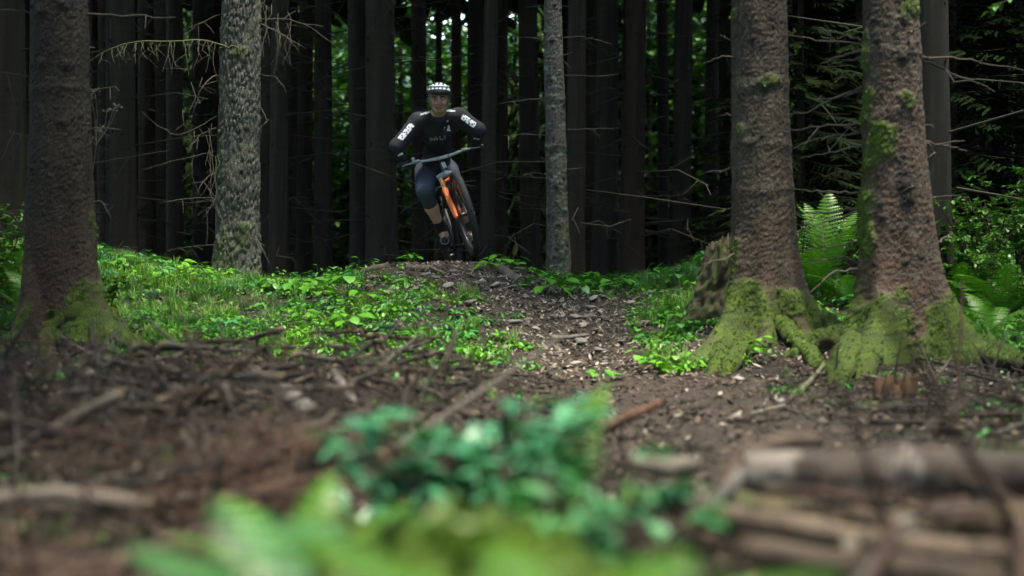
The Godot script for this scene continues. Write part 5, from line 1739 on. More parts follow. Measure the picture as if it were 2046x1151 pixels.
func wheel(parent: Node3D, called: String, basis_at: Transform3D) -> void:
	var w := Node3D.new()
	w.name = called
	parent.add_child(w, true)
	w.transform = basis_at
	var g := Geo.new()
	torus(g, Vector3.ZERO, Vector3.RIGHT, 0.342, 0.029, 120, 12, Color(0.022, 0.023, 0.026), 0.004)
	put("tyre", g.mesh(), M.rubber, w)
	g = Geo.new()
	torus(g, Vector3.ZERO, Vector3.RIGHT, 0.311, 0.013, 90, 8, Color(0.03, 0.03, 0.034))
	put("rim", g.mesh(), M.paint, w)
	for i in 28:
		g = Geo.new()
		var a := TAU * i / 28.0
		var s := -1.0 if i % 2 else 1.0
		var a2 := a + (0.3 if i % 4 < 2 else -0.3)
		g.tube([Vector3(s * 0.028, cos(a2) * 0.025, sin(a2) * 0.025), Vector3(0, cos(a) * 0.305, sin(a) * 0.305)], [0.0011, 0.0011], 4, Color(0.10, 0.10, 0.11))
		put("spoke", g.mesh(), M.metal, w)
	g = Geo.new()
	g.tube([Vector3(-0.05, 0, 0), Vector3(-0.03, 0, 0), Vector3(-0.02, 0, 0), Vector3(0.02, 0, 0), Vector3(0.03, 0, 0), Vector3(0.05, 0, 0)], [0.012, 0.027, 0.018, 0.018, 0.027, 0.012], 14, Color(0.03, 0.03, 0.034))
	put("hub", g.mesh(), M.paint, w)
	g = Geo.new()
	g.tube([Vector3(-0.034, 0, 0), Vector3(-0.0325, 0, 0)], [0.09, 0.09], 28, Color(0.35, 0.35, 0.36))
	put("brake_disc", g.mesh(), M.metal, w)


# the bicycle stands in its own space: x to its left, y up, z forwards, the front tyre's contact at the origin
const HEAD := Vector3(0, 0.906, -0.423)
const NOSE := Vector3(0, 0.423, 0.906)
var bike_at := Transform3D()
var steer := Transform3D()


func bike_point(p: Vector3, steered := false) -> Vector3:
	return bike_at * (steer * p if steered else p)


func pose_bike() -> void:
	# leaning to its right by 12 degrees with the nose lifted and the bars turned a little to its left
	var contact := at(943, 517, 12.05)
	var lean := Basis(Vector3.BACK, deg_to_rad(14.5))
	var b := lean * Basis(Vector3.UP, deg_to_rad(11.0)) * Basis(Vector3.RIGHT, deg_to_rad(-13.0))
	bike_at = Transform3D(b, contact)
	var pivot := Vector3(0, 0.37, 0) - NOSE * 0.044
	var turn := Basis(HEAD, deg_to_rad(-1.0))
	steer = Transform3D(turn, pivot - turn * pivot)
	# keep the tyre's lowest point where it was measured
	bike_at.origin += at(928, 428, 12.0) - bike_at * (steer * Vector3(0, 0.37, 0))


func make_bike() -> void:
	var o := thing("bicycle", bike_at.origin)
	o.basis = bike_at.basis
	tag(o, "mountain bike with orange fork legs, leaning and cresting the jump under the rider", "bicycle")
	var dark := Color(0.025, 0.027, 0.032)
	var p0 := Vector3(0, 0.37, 0) - NOSE * 0.044
	var crown := p0 + HEAD * 0.53
	var head_low := p0 + HEAD * 0.56
	var head_top := p0 + HEAD * 0.67
	var bb := Vector3(0, 0.335, -0.80)
	var rear := Vector3(0, 0.37, -1.22)
	var seat_top := bb + Vector3(0, 0.966, -0.259) * 0.42
	# frame
	var fr := Node3D.new()
	fr.name = "frame"
	o.add_child(fr)
	for t in [["head_tube", [head_low, head_top], 0.026, 0.026], ["top_tube", [head_top - HEAD * 0.03, seat_top], 0.020, 0.017], ["down_tube", [head_low + HEAD * 0.02, bb + Vector3(0, 0.03, 0.02)], 0.028, 0.026], ["seat_tube", [bb, seat_top + Vector3(0, 0.05, -0.013)], 0.019, 0.018]]:
		var g := Geo.new()
		g.tube(t[1], [t[2], t[3]], 14, dark)
		put(t[0], g.mesh(), M.paint, fr)
	for s in [-1.0, 1.0]:
		var g := Geo.new()
		g.tube([bb + Vector3(s * 0.03, 0, -0.02), bb.lerp(rear, 0.5) + Vector3(s * 0.055, 0.01, 0), rear + Vector3(s * 0.072, 0, 0)], [0.013, 0.011, 0.010], 8, dark)
		put("chain_stay", g.mesh(), M.paint, fr)
		g = Geo.new()
		g.tube([seat_top + Vector3(s * 0.022, -0.02, 0), rear + Vector3(s * 0.072, 0.01, 0)], [0.009, 0.008], 8, dark)
		put("seat_stay", g.mesh(), M.paint, fr)
	var sp := Geo.new()
	var sh := seat_top + Vector3(0, 0.15, -0.04)
	sp.tube([seat_top, sh], [0.0135, 0.0135], 10, dark)
	put("seat_post", sp.mesh(), M.metal, o)
	sp = Geo.new()
	sp.tube([sh + Vector3(0, 0.02, 0.14), sh + Vector3(0, 0.025, 0.05), sh + Vector3(0, 0.025, -0.05), sh + Vector3(0, 0.03, -0.13)], [0.014, 0.024, 0.05, 0.045], 14, dark)
	put("saddle", sp.mesh(), M.rubber, o)
	# drivetrain; the cranks are level, the right foot in front
	var cr := Node3D.new()
	cr.name = "crank"
	o.add_child(cr)
	var g2 := Geo.new()
	torus(g2, bb + Vector3(-0.045, 0, 0), Vector3.RIGHT, 0.062, 0.006, 40, 6, Color(0.06, 0.06, 0.065))
	g2.tube([bb + Vector3(-0.07, 0, 0), bb + Vector3(0.07, 0, 0)], [0.016, 0.016], 10, dark)
	put("chainring", g2.mesh(), M.metal, cr)
	for s in [-1.0, 1.0]:
		var e := pedal_at(s)
		g2 = Geo.new()
		g2.tube([bb + Vector3(s * 0.07, 0, 0), e - Vector3(s * 0.055, 0, 0)], [0.014, 0.011], 8, Color(0.12, 0.12, 0.125))
		put("crank_arm", g2.mesh(), M.metal, cr)
		g2 = Geo.new()
		g2.box(e, Vector3(0.048, 0, 0), Vector3(0, 0.008, 0), Vector3(0, 0, 0.048), Color(0.10, 0.10, 0.11))
		put("pedal", g2.mesh(), M.metal, cr)
	g2 = Geo.new()
	for s in [-1.0, 1.0]:
		g2.tube([bb + Vector3(-0.045, s * 0.062, 0), rear + Vector3(-0.045, s * 0.045, 0)], [0.004, 0.004], 4, Color(0.14, 0.13, 0.12))
	put("chain", g2.mesh(), M.metal, o)
	g2 = Geo.new()
	g2.tube([rear + Vector3(-0.05, 0, 0), rear + Vector3(-0.03, 0, 0)], [0.03, 0.085], 24, Color(0.22, 0.22, 0.23))
	put("cassette", g2.mesh(), M.metal, o)
	wheel(o, "rear_wheel", Transform3D(Basis(), rear))
	# everything that steers
	var st := Node3D.new()
	st.name = "fork"
	o.add_child(st)
	st.transform = steer
	var orange := Color(0.80, 0.155, 0.022)
	for s in [-1.0, 1.0]:
		var g := Geo.new()
		var leg := Vector3(s * 0.068, 0, 0)
		g.tube([p0 + leg + NOSE * 0.044 - HEAD * 0.02, p0 + leg + NOSE * 0.030 + HEAD * 0.03, p0 + leg + NOSE * 0.012 + HEAD * 0.10, p0 + leg + HEAD * 0.30, p0 + leg + HEAD * 0.37, p0 + leg + HEAD * 0.375], [0.020, 0.024, 0.024, 0.0245, 0.028, 0.022], 16, orange)
		put("lower_leg", g.mesh(), M.paint, st)
		g = Geo.new()
		g.tube([p0 + leg + HEAD * 0.37, p0 + leg + HEAD * 0.52], [0.018, 0.018], 14, Color(0.42, 0.27, 0.10))
		put("stanchion", g.mesh(), M.paint, st)
		for q in 4:                                         # dark print along the leg
			g = Geo.new()
			var z := 0.13 + q * 0.042
			g.box(p0 + leg + HEAD * z + NOSE * 0.0225 + Vector3(s * 0.008, 0, 0), Vector3(0.005, 0, 0), HEAD * (0.012 if q % 2 else 0.016), NOSE * 0.003, Color(0.02, 0.02, 0.02))
			put("print", g.mesh(), M.rubber, st)
	var g := Geo.new()                                       # the brace over the tyre
	g.tube([p0 + Vector3(-0.068, 0, 0) + HEAD * 0.37, p0 + Vector3(-0.055, 0, 0) + HEAD * 0.43 + NOSE * 0.03, p0 + HEAD * 0.445 + NOSE * 0.038, p0 + Vector3(0.055, 0, 0) + HEAD * 0.43 + NOSE * 0.03, p0 + Vector3(0.068, 0, 0) + HEAD * 0.37], [0.014, 0.013, 0.014, 0.013, 0.014], 10, orange)
	put("brace", g.mesh(), M.paint, st)
	g = Geo.new()
	g.tube([crown + Vector3(-0.088, -0.012, 0), crown + Vector3(-0.06, 0, 0), crown + Vector3(0, 0.012, 0), crown + Vector3(0.06, 0, 0), crown + Vector3(0.088, -0.012, 0)], [0.022, 0.026, 0.03, 0.026, 0.022], 12, Color(0.20, 0.26, 0.34))
	put("fork_crown", g.mesh(), M.paint, st)
	var clamp_at := p0 + HEAD * 0.70
	var bar_c := clamp_at + NOSE * 0.045
	g = Geo.new()
	g.tube([head_top, clamp_at + HEAD * 0.02], [0.024, 0.022], 12, dark)
	g.tube([clamp_at, bar_c], [0.020, 0.022], 12, dark)
	put("stem", g.mesh(), M.paint, st)
	g = Geo.new()                                            # pale number badge on the head tube
	g.box(head_low.lerp(head_top, 0.55) + NOSE * 0.03, Vector3(0.016, 0, 0), HEAD * 0.034, NOSE * 0.008, Color(0.42, 0.50, 0.62))
	put("head_badge", g.mesh(), M.paint, st)
	g = Geo.new()
	g.tube(bar_line(bar_c), [0.011, 0.0115, 0.0145, 0.0175, 0.0145, 0.0115, 0.011], 12, Color(0.42, 0.45, 0.50))
	put("handlebar", g.mesh(), M.paint, st)
	for s in [-1.0, 1.0]:
		g = Geo.new()
		g.tube([grip_at(s, 0.265), grip_at(s, 0.275), grip_at(s, 0.385), grip_at(s, 0.395)], [0.014, 0.0165, 0.0165, 0.018], 12, Color(0.02, 0.02, 0.022))
		put("grip", g.mesh(), M.rubber, st)
		g = Geo.new()
		g.tube([grip_at(s, 0.235) + Vector3(0, -0.005, 0.02), grip_at(s, 0.265) + Vector3(0, -0.012, 0.045), grip_at(s, 0.33) + Vector3(0, -0.02, 0.052), grip_at(s, 0.355) + Vector3(0, -0.022, 0.05)], [0.007, 0.006, 0.005, 0.005], 6, Color(0.30, 0.31, 0.33))
		g.box(grip_at(s, 0.215) + Vector3(0, 0.0, 0.022), Vector3(0.026, 0, 0), Vector3(0, 0.010, 0), Vector3(0, 0, 0.012), Color(0.30, 0.33, 0.38))
		put("brake_lever", g.mesh(), M.paint, st)
		g = Geo.new()
		g.tube([grip_at(s, 0.20) + Vector3(0, 0, 0.02), bar_c + Vector3(s * 0.06, 0.02, 0.09), crown + Vector3(s * 0.03, 0.05, 0.07), p0 + Vector3(s * 0.08, 0, 0) + HEAD * 0.2], [0.0026, 0.0026, 0.0026, 0.0026], 6, Color(0.02, 0.02, 0.02))
		put("cable", g.mesh(), M.rubber, st)
	g = Geo.new()
	g.box(grip_at(-1.0, 0.24) + Vector3(0, 0.028, 0.0), Vector3(0.014, 0, 0), Vector3(0, 0.02, 0), Vector3(0, 0, 0.012), Color(0.34, 0.37, 0.42))
	put("shifter", g.mesh(), M.paint, st)
	wheel(st, "front_wheel", Transform3D(Basis(), Vector3(0, 0.37, 0)))


func bar_line(c: Vector3) -> Array:
	return [c + Vector3(-0.39, 0.024, -0.03), c + Vector3(-0.20, 0.020, -0.008), c + Vector3(-0.09, 0.004, 0), c, c + Vector3(0.09, 0.004, 0), c + Vector3(0.20, 0.020, -0.008), c + Vector3(0.39, 0.024, -0.03)]


func grip_at(s: float, x: float) -> Vector3:               # a point along the handlebar, x metres out
	var c := Vector3(0, 0.37, 0) - NOSE * 0.044 + HEAD * 0.70 + NOSE * 0.045
	return c + Vector3(s * x, 0.020 + 0.004 * (x - 0.2) / 0.19, -0.008 - 0.022 * (x - 0.2) / 0.19)


func pedal_at(s: float) -> Vector3:
	return Vector3(0, 0.335, -0.80) + Vector3(s * 0.135, 0.03 * s, -0.168 * s)


func hand_bones(grip: Vector3, out: Vector3, wrist: Vector3, s: float) -> Array:
	# a gloved hand closed over the grip: palm behind and above, four fingers over the top and down the front, thumb under
	var fw := Vector3(0, 0, 1)
	fw = (fw - out * fw.dot(out)).normalized()
	var up := fw.cross(out) * (1.0 if fw.cross(out).y > 0.0 else -1.0)
	var b := []
	b.append([wrist, grip + up * 0.030 - fw * 0.028, 0.027, 0.029])
	var lens := [0.9, 1.0, 0.95, 0.78]
	for k in 4:
		var x := out * (-0.034 + 0.023 * k)
		var l: float = lens[k]
		var k0 := grip + x + up * 0.030 - fw * 0.020
		var k1 := grip + x + up * (0.030) + fw * 0.012 * l
		var k2 := grip + x + up * 0.006 + fw * 0.032 * l
		var k3 := grip + x - up * 0.018 + fw * 0.024 * l
		b.append([k0, k1, 0.013, 0.0105])
		b.append([k1, k2, 0.0105, 0.0095])
		b.append([k2, k3, 0.0095, 0.008])
	b.append([grip - out * 0.036 - fw * 0.026 + up * 0.016, grip - out * 0.052 - fw * 0.006 - up * 0.012, 0.013, 0.011])
	b.append([grip - out * 0.052 - fw * 0.006 - up * 0.012, grip - out * 0.046 + fw * 0.020 - up * 0.022, 0.011, 0.009])
	return b


func on_skin(bones: Array, p: Vector3, dir: Vector3) -> Vector3:      # march inward along dir to the surface of the bones
	var q := p
	for k in 24:
		var d := 1e9
		for b in bones:
			var ae: Vector3 = b[1] - b[0]
			var h := clampf((q - b[0]).dot(ae) / maxf(ae.length_squared(), 1e-9), 0.0, 1.0)
			d = minf(d, (q - b[0] - ae * h).length() - lerpf(b[2], b[3], h))
		if d < 0.001:
			break
		q += dir * d * 0.8
	return q


func print_patch(g: Geo, bones: Array, origin: Vector3, right: Vector3, up: Vector3, towards: Vector3, rows: Array, cell: Vector2, col: Color) -> void:
	# flat print laid on cloth: each # of the rows is a small square that follows the surface
	for j in rows.size():
		var line: String = rows[j]
		for i in line.length():
			if line[i] != "#":
				continue
			var c := []
			for q in [[0, 0], [1, 0], [1, 1], [0, 1]]:
				var p: Vector3 = origin + right * ((i + q[0] - line.length() * 0.5) * cell.x) - up * ((j + q[1] - rows.size() * 0.5) * cell.y)
				c.append(on_skin(bones, p - towards * 0.2, towards) - towards * 0.006)
			if c[0].distance_to(c[2]) < 0.06 and c[1].distance_to(c[3]) < 0.06 and c[0].distance_to(origin) < 0.4:
				g.quad(g.pt(c[3], col), g.pt(c[2], col), g.pt(c[1], col), g.pt(c[0], col))


func make_rider() -> void:
	var gl := grip_at(-1.0, 0.33)                            # in the picture the rider's right hand is on the left
	var gr := grip_at(1.0, 0.33)
	var hand_r := bike_point(gl, true)
	var hand_l := bike_point(gr, true)
	var out_r := (bike_point(grip_at(-1.0, 0.39), true) - bike_point(grip_at(-1.0, 0.27), true)).normalized()
	var out_l := (bike_point(grip_at(1.0, 0.39), true) - bike_point(grip_at(1.0, 0.27), true)).normalized()
	var foot := at(880, 517, 12.5)
	var o := thing("person", Vector3(foot.x, foot.y, foot.z))
	tag(o, "mountain biker in dark jersey, white helmet and knee pads, riding the bike over the jump", "person")
	var P := func(u: float, v: float, d: float) -> Vector3: return at(u, v, d) - o.position
	hand_r -= o.position
	hand_l -= o.position
	var pelvis: Vector3 = P.call(872, 338, 12.72)
	var waist: Vector3 = P.call(873, 296, 12.60)
	var chest: Vector3 = P.call(875, 262, 12.42)
	var neck: Vector3 = P.call(876, 232, 12.28)
	var head: Vector3 = P.call(877, 200, 12.16)
	var sh_r: Vector3 = P.call(836, 243, 12.36)
	var sh_l: Vector3 = P.call(918, 234, 12.34)
	var el_r: Vector3 = P.call(793, 293, 12.30)
	var el_l: Vector3 = P.call(955, 259, 12.30)
	var wr_r: Vector3 = hand_r + (el_r - hand_r).normalized() * 0.075 + Vector3(0, 0.018, -0.01)
	var wr_l: Vector3 = hand_l + (el_l - hand_l).normalized() * 0.075 + Vector3(0, 0.018, -0.01)
	var hip_r: Vector3 = P.call(852, 342, 12.70)
	var hip_l: Vector3 = P.call(893, 342, 12.70)
	var kn_r: Vector3 = P.call(849, 384, 12.34)
	var kn_l: Vector3 = P.call(908, 380, 12.40)
	var ped_r := bike_point(pedal_at(-1.0)) - o.position
	var ped_l := bike_point(pedal_at(1.0)) - o.position
	var an_r := ped_r + Vector3(-0.02, 0.115, -0.06)
	var an_l := ped_l + Vector3(0.0, 0.115, -0.06)
	var skin := Color(0.50, 0.31, 0.225)
	var plain := func(c: Color) -> Callable: return func(_p: Vector3) -> Color: return c
	# body, one surface
	var torso := [[pelvis, waist, 0.118, 0.098], [waist, chest, 0.100, 0.112], [chest, neck, 0.104, 0.056], [sh_r, chest + Vector3(-0.04, 0.02, 0), 0.066, 0.10], [sh_l, chest + Vector3(0.04, 0.02, 0), 0.066, 0.10], [sh_r, neck, 0.055, 0.055], [sh_l, neck, 0.055, 0.055]]
	var arm_r := [[sh_r, el_r, 0.056, 0.042], [el_r, wr_r, 0.043, 0.028]]
	var arm_l := [[sh_l, el_l, 0.056, 0.042], [el_l, wr_l, 0.043, 0.028]]
	var leg_r := [[hip_r, kn_r, 0.088, 0.060], [kn_r, kn_r.lerp(an_r, 0.35), 0.058, 0.058], [kn_r.lerp(an_r, 0.35), an_r, 0.057, 0.035]]
	var leg_l := [[hip_l, kn_l, 0.088, 0.060], [kn_l, kn_l.lerp(an_l, 0.35), 0.058, 0.058], [kn_l.lerp(an_l, 0.35), an_l, 0.057, 0.035]]
	var feet := [[an_r, ped_r + Vector3(0, 0.05, 0.10), 0.035, 0.028], [an_r, ped_r + Vector3(0, 0.05, -0.09), 0.035, 0.03], [an_l, ped_l + Vector3(0, 0.05, 0.10), 0.035, 0.028], [an_l, ped_l + Vector3(0, 0.05, -0.09), 0.035, 0.03]]
	put("body", fat(torso + arm_r + arm_l + leg_r + leg_l + feet + [[neck, head, 0.056, 0.06], [head, head + Vector3(0, 0.02, -0.01), 0.07, 0.07]], 0.013, 0.035, plain.call(skin)), M.skin, o)
	# head, tilted a little down the track
	var face := []
	var fy := Vector3(0.02, 1, 0.10).normalized()
	var fz := Vector3(0.0, -0.10, 1).normalized()
	var fx := fy.cross(fz)
	var F := func(x: float, y: float, z: float) -> Vector3: return head + fx * x + fy * y + fz * z
	face.append([F.call(0, 0.045, -0.03), F.call(0, 0.045, 0.012), 0.080, 0.076])
	face.append([F.call(0, 0.0, 0.0), F.call(0, -0.02, 0.015), 0.072, 0.066])
	face.append([F.call(0, -0.055, 0.018), F.call(0, -0.085, 0.040), 0.058, 0.030])
	face.append([F.call(-0.05, -0.05, -0.005), F.call(-0.018, -0.088, 0.045), 0.024, 0.018])
	face.append([F.call(0.05, -0.05, -0.005), F.call(0.018, -0.088, 0.045), 0.024, 0.018])
	face.append([F.call(0, 0.015, 0.084), F.call(0, -0.028, 0.102), 0.009, 0.014])
	face.append([F.call(-0.014, -0.030, 0.090), F.call(0.014, -0.030, 0.090), 0.009, 0.009])
	face.append([F.call(-0.045, 0.026, 0.064), F.call(0.045, 0.026, 0.064), 0.016, 0.016])
	face.append([F.call(-0.020, -0.056, 0.078), F.call(0.020, -0.056, 0.078), 0.009, 0.009])
	face.append([F.call(-0.018, -0.066, 0.076), F.call(0.018, -0.066, 0.076), 0.010, 0.010])
	face.append([F.call(-0.042, -0.02, 0.052), F.call(-0.036, -0.03, 0.054), 0.022, 0.022])
	face.append([F.call(0.042, -0.02, 0.052), F.call(0.036, -0.03, 0.054), 0.022, 0.022])
	for s in [-1.0, 1.0]:
		face.append([F.call(s * 0.077, 0.012, -0.012), F.call(s * 0.074, -0.03, -0.005), 0.014, 0.010])
	face.append([F.call(0, -0.05, -0.02), neck, 0.055, 0.06])
	for s in [-1.0, 1.0]:
		face.append([F.call(s * 0.031, 0.006, 0.096), F.call(s * 0.033, 0.006, 0.094), 0.013, 0.013, true])
	var lips := func(p: Vector3) -> Color:
		var q := p - head
		if absf(q.dot(fy) + 0.060) < 0.010 and absf(q.dot(fx)) < 0.026 and q.dot(fz) > 0.07:
			return Color(0.30, 0.12, 0.10)
		if q.dot(fy) > 0.018 and q.dot(fy) < 0.034 and absf(absf(q.dot(fx)) - 0.034) < 0.020 and q.dot(fz) > 0.06:
			return Color(0.06, 0.035, 0.02)
		return Color(0.40, 0.225, 0.16)
	put("head", fat(face, 0.0045, 0.014, lips), M.skin, o)
	for s in [-1.0, 1.0]:
		var e := Geo.new()
		e.blob(F.call(s * 0.031, 0.006, 0.079), fx * 0.0125, fy * 0.0125, fz * 0.0125, 8, 12, Color(0.28, 0.26, 0.25))
		e.blob(F.call(s * 0.031, 0.005, 0.088), fx * 0.006, fy * 0.006, fz * 0.0045, 6, 10, Color(0.03, 0.025, 0.02))
		put("eye", e.mesh(), M.skin, o)
	var hair := Geo.new()
	hair.blob(F.call(0, 0.03, -0.035), fx * 0.086, fy * 0.07, fz * 0.085, 12, 20, Color(0.045, 0.03, 0.02), n_fine, 0.06)
	put("hair", hair.mesh(), M.cloth, o)
	# jersey, shorts, pads, socks, shoes
	var navy := Color(0.017, 0.021, 0.040)
	var loose := func(bones: Array, more: float) -> Array:
		var out := []
		for b in bones:
			out.append([b[0], b[1], b[2] + more, b[3] + more])
		return out
	var sleeves_r: Array = loose.call(arm_r, 0.021)
	var sleeves_l: Array = loose.call(arm_l, 0.021)
	var folds := func(p: Vector3) -> Color: return navy.lerp(Color(0.012, 0.013, 0.018), clampf(0.5 + n_fine.get_noise_3dv(p) * 1.5, 0, 1))
	var jersey_bones: Array = [[pelvis + Vector3(0, -0.02, 0.05), waist, 0.140, 0.112], [waist, chest, 0.113, 0.124], [chest, neck - Vector3(0, 0.035, 0.0), 0.114, 0.064]] + loose.call(torso.slice(3), 0.012) + sleeves_r + sleeves_l
	for k in 16:                                              # creases in the cloth
		var a := rng.randi_range(0, 1)
		var s: Vector3 = [sh_r, sh_l][a].lerp([el_r, el_l][a], rr(0.1, 0.95))
		var off := Vector3(rr(-1, 1), rr(-1, 1), rr(0.2, 1)).normalized() * 0.045
		jersey_bones.append([s + off, s + off.rotated(([el_r, el_l][a] - [sh_r, sh_l][a]).normalized(), rr(0.5, 1.2)), 0.014, 0.010])
	for k in 12:
		var q := waist.lerp(chest, rr(-0.6, 0.8)) + Vector3(rr(-0.09, 0.09), 0, 0.115)
		jersey_bones.append([q, q + Vector3(rr(-0.09, 0.09), rr(-0.06, 0.06), rr(-0.01, 0.01)), 0.016, 0.010])
	put("jersey", fat(jersey_bones, 0.0105, 0.03, folds), M.cloth, o)
	var collar := Geo.new()
	torus(collar, neck + Vector3(0, -0.012, 0.008), (head - neck).normalized(), 0.064, 0.012, 30, 8, Color(0.015, 0.017, 0.026))
	put("collar", collar.mesh(), M.cloth, o)
	var print_mat: StandardMaterial3D = mat("print", Color.WHITE, 0.7)
	var white := Color(0.72, 0.76, 0.82)
	var pr := Geo.new()
	var towards := Vector3(0, -0.02, -1).normalized()
	for side in 2:
		var a: Vector3 = [sh_r, sh_l][side]
		var b: Vector3 = [el_r, el_l][side]
		var w: Vector3 = [wr_r, wr_l][side]
		var bones: Array = [sleeves_r, sleeves_l][side]
		var s := -1.0 if side == 0 else 1.0
		# bold letters run down the outside of each sleeve, shorter ones over the shoulder and the forearm
		var face_in := (towards + Vector3(-s * 0.35, -0.12, 0)).normalized()
		var dir := (b - a).normalized()
		var across := dir.cross(Vector3(0, 0, 1)).normalized()
		print_patch(pr, bones, a.lerp(b, 0.64) + across * (0.012 if side == 1 else -0.012), dir, across, face_in, [".####.###.#####.##.#####", "###.####.##.######.##.##", "#####.#.####.#####.#####", "##.#####.#####.##.###.##"], Vector2(0.0118, 0.0135), white)
		dir = (a - neck).normalized()
		across = dir.cross(Vector3(0, 0, 1)).normalized()
		print_patch(pr, jersey_bones, neck.lerp(a, 0.68), dir, across, (towards + Vector3(0, -0.7, 0)).normalized(), ["##.####.##.#", "###.#.####.#", "#.####.##.##"], Vector2(0.0095, 0.0095), white * 0.8)
		dir = (w - b) * Vector3(1, 1, 0)
		var reach := dir.length()
		dir = dir.normalized()
		across = dir.cross(Vector3(0, 0, 1)).normalized()
		print_patch(pr, bones, b + dir * reach * 0.45, dir, across, towards, ["##.####.#", "#.###.###", "####.#.##", "#.##.####"], Vector2(maxf(reach, 0.1) / 9.5, 0.0125), white)
	put("sleeve_print", pr.mesh(false), print_mat, o)
	pr = Geo.new()
	var cg := Color(0.26, 0.27, 0.30)
	print_patch(pr, jersey_bones, chest + Vector3(0.01, -0.075, 0), Vector3(0.99, 0.14, 0), Vector3(-0.14, 0.99, 0), towards, ["####..###...##...#....####..#..#", "......#..#.#..#..#....#......##.", ".####.####.####..#.....###....#.", "......#....#..#..####.####..##.."], Vector2(0.0085, 0.0075), cg)
	put("chest_print", pr.mesh(false), print_mat, o)
	pr = Geo.new()
	print_patch(pr, jersey_bones, chest + Vector3(0.085, 0.028, 0), Vector3.RIGHT, Vector3.UP, towards, ["....##..", "...##...", "...##...", "..##.#..", "..##.##.", ".##..##.", ".##.###.", "##..####"], Vector2(0.0075, 0.0105), Color(0.6, 0.64, 0.7))
	put("emblem", pr.mesh(false), print_mat, o)
	var short_c := Color(0.034, 0.045, 0.075)
	put("shorts", fat([[pelvis, pelvis + Vector3(0, 0.04, 0), 0.142, 0.138], [hip_r, hip_r.lerp(kn_r, 0.86), 0.108, 0.088], [hip_l, hip_l.lerp(kn_l, 0.86), 0.108, 0.088]], 0.012, 0.03, plain.call(short_c)), M.cloth, o)
	for q in [[kn_r, an_r, hip_r], [kn_l, an_l, hip_l]]:
		var kn: Vector3 = q[0]
		var shin: Vector3 = q[1] - q[0]
		put("knee_pad", fat([[kn.lerp(q[2], 0.12), kn, 0.068, 0.071], [kn, kn + shin * 0.26, 0.072, 0.066], [kn + Vector3(0, 0.01, 0.03), kn + shin * 0.2 + Vector3(0, 0, 0.032), 0.05, 0.044]], 0.0105, 0.02, plain.call(Color(0.042, 0.054, 0.078))), M.cloth, o)
		put("sock", fat([[kn + shin * 0.72, q[1], 0.052, 0.042], [q[1], q[1] + Vector3(0, -0.055, 0.015), 0.044, 0.047]], 0.01, 0.02, plain.call(Color(0.015, 0.015, 0.018))), M.cloth, o)
	for q in [[an_r, ped_r], [an_l, ped_l]]:
		var pd: Vector3 = q[1]
		put("shoe", fat([[q[0] + Vector3(0, -0.035, 0), pd + Vector3(0, 0.052, -0.10), 0.048, 0.040], [pd + Vector3(0, 0.050, -0.09), pd + Vector3(0, 0.046, 0.12), 0.038, 0.032], [pd + Vector3(-0.012, 0.048, 0.04), pd + Vector3(0.012, 0.048, 0.04), 0.042, 0.042]], 0.009, 0.02, plain.call(Color(0.022, 0.023, 0.027))), M.rubber, o)
		var sole := Geo.new()
		torus(sole, pd + Vector3(0, 0.05, 0.145), Vector3(0, 0.25, 1).normalized(), 0.034, 0.006, 24, 6, Color(0.10, 0.105, 0.115))
		put("toe_cap", sole.mesh(), M.rubber, o)
	put("glove", fat(hand_bones(hand_r, out_r, wr_r, -1.0), 0.0042, 0.008, plain.call(Color(0.02, 0.023, 0.033))), M.cloth, o)
	put("glove", fat(hand_bones(hand_l, out_l, wr_l, 1.0), 0.0042, 0.008, plain.call(Color(0.02, 0.023, 0.033))), M.cloth, o)
	# helmet: dark shell with a row of vents, a peak and straps
	var hm := Node3D.new()
	hm.name = "helmet"
	o.add_child(hm)
	var hc: Vector3 = F.call(0, 0.052, -0.012)
	var shell := Geo.new()
	var rows := 14
	var cols := 36
	for i in rows + 1:
		var th := 0.02 + (PI * 0.53) * i / rows
		for j in cols:
			var a := TAU * j / cols
			var v := fx * (sin(th) * cos(a) * 0.101) + fy * (cos(th) * 0.098) + fz * (sin(th) * sin(a) * 0.130)
			shell.pt(hc + v, Color(0.72, 0.79, 0.88) if th < 1.28 else Color(0.02, 0.024, 0.034))
	for i in rows:
		for j in cols:
			var a := i * cols + j
			var b := i * cols + (j + 1) % cols
			shell.quad(a, b, b + cols, a + cols)
	put("shell", shell.mesh(), M.gloss_shell, hm)
	for k in 5:
		var off := (k - 2.0) / 2.3
		var g := Geo.new()
		var line := []
		var rad := []
		for q in 15:
			var t := -1.25 + 2.75 * q / 14.0
			var wx := off * 0.083 * (0.62 + 0.38 * cos(t * 0.9))
			var hgt := sqrt(maxf(1.0 - pow(wx / 0.101, 2.0), 0.05))
			line.append(hc + fx * wx + fy * (cos(t) * 0.096 * hgt) + fz * (sin(t) * 0.127 * hgt))
			rad.append(0.0078 * (0.5 + 0.5 * cos(t * 1.1)) + 0.001)
		g.tube(line, rad, 8, Color(0.02, 0.03, 0.05))
		put("vent", g.mesh(), M.gloss_shell, hm)
	for y in [0.0, 1.0]:
		var g := Geo.new()
		var line := []
		for q in 15:
			var a := PI * (0.02 + 0.96 * q / 14.0)
			var th: float = 1.45 - y * 0.55
			line.append(hc + fx * (sin(th) * cos(a) * 0.104) + fy * (cos(th) * 0.101) + fz * (sin(th) * sin(a) * 0.133))
		g.tube(line, [0.007, 0.008, 0.009, 0.009, 0.009, 0.009, 0.009, 0.009, 0.009, 0.009, 0.009, 0.009, 0.009, 0.008, 0.007], 6, Color(0.60, 0.68, 0.78) if y == 1.0 else Color(0.02, 0.022, 0.03))
		put("band", g.mesh(), M.gloss_shell, hm)
	var peak := Geo.new()
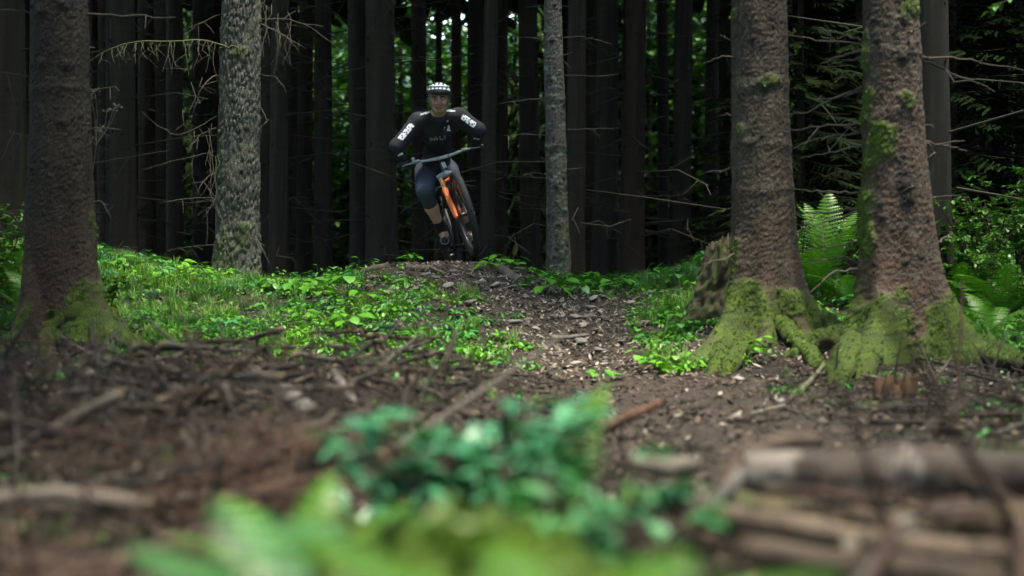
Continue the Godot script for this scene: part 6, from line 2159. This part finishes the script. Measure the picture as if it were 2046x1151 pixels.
	for i in 5:
		for j in 13:
			var a := PI * (0.12 + 0.76 * j / 12.0)
			var out := 1.0 + 0.55 * i / 4.0 * pow(sin(a), 1.5)
			peak.pt(hc + fx * (cos(a) * 0.101 * (1.0 + 0.05 * i / 4.0)) + fz * (sin(a) * 0.128 * out) + fy * (0.018 - 0.030 * i / 4.0 * sin(a) + 0.02 * sin(a)), Color(0.012, 0.013, 0.016))
	for i in 4:
		for j in 12:
			var a := i * 13 + j
			peak.quad(a, a + 1, a + 14, a + 13)
	put("peak", peak.mesh(), M.gloss_shell, hm)
	for s in [-1.0, 1.0]:
		var g := Geo.new()
		g.tube([F.call(s * 0.088, 0.05, 0.02), F.call(s * 0.078, -0.03, 0.02), F.call(s * 0.045, -0.095, 0.03), F.call(0, -0.112, 0.036)], [0.005, 0.005, 0.005, 0.005], 5, Color(0.16, 0.17, 0.19))
		put("strap", g.mesh(), M.cloth, hm)


func _ready() -> void:
	rng.seed = 20240611
	var cam := Camera3D.new()
	cam.name = "camera"
	cam.position = Vector3(0, EYE, 0)
	cam.keep_aspect = Camera3D.KEEP_HEIGHT
	var lens := CameraAttributesPhysical.new()
	lens.frustum_focal_length = 59.3
	lens.frustum_focus_distance = 11.4
	lens.frustum_near = 0.1
	lens.frustum_far = 400.0
	lens.exposure_aperture = 2.1
	cam.attributes = lens
	cam.fov = 22.9
	cam.near = 0.1
	cam.far = 400.0
	add_child(cam)
	var env := Environment.new()
	env.background_mode = Environment.BG_SKY
	var sky := ProceduralSkyMaterial.new()
	sky.sky_top_color = Color(0.74, 0.88, 0.96)
	sky.sky_horizon_color = Color(0.88, 0.95, 0.97)
	sky.sky_curve = 0.2
	sky.ground_bottom_color = Color(0.06, 0.055, 0.045)
	sky.ground_horizon_color = Color(0.14, 0.15, 0.11)
	env.sky = Sky.new()
	env.sky.sky_material = sky
	env.tonemap_mode = Environment.TONE_MAPPER_LINEAR
	env.tonemap_exposure = 7.8
	env.sdfgi_enabled = true
	env.ssao_enabled = true
	env.ssil_enabled = true
	var we := WorldEnvironment.new()
	we.name = "world_environment"
	we.environment = env
	add_child(we)
	var sun := DirectionalLight3D.new()
	sun.name = "sun"
	sun.light_energy = 0.5
	sun.light_angular_distance = 12.0
	sun.light_color = Color(1.0, 0.95, 0.86)
	sun.shadow_enabled = true
	sun.rotation_degrees = Vector3(-78.0, 45.0, 0.0)
	add_child(sun)

	make_materials()
	crowns = [crown_mesh(1, 11.0, 2.5, 26), crown_mesh(2, 12.0, 2.3, 28), crown_mesh(3, 10.0, 2.6, 24)]
	make_ground()
	make_near_trees()
	make_far_trees()
	make_stumps()
	make_undergrowth()
	make_litter()
	pose_bike()
	make_bike()
	make_rider()
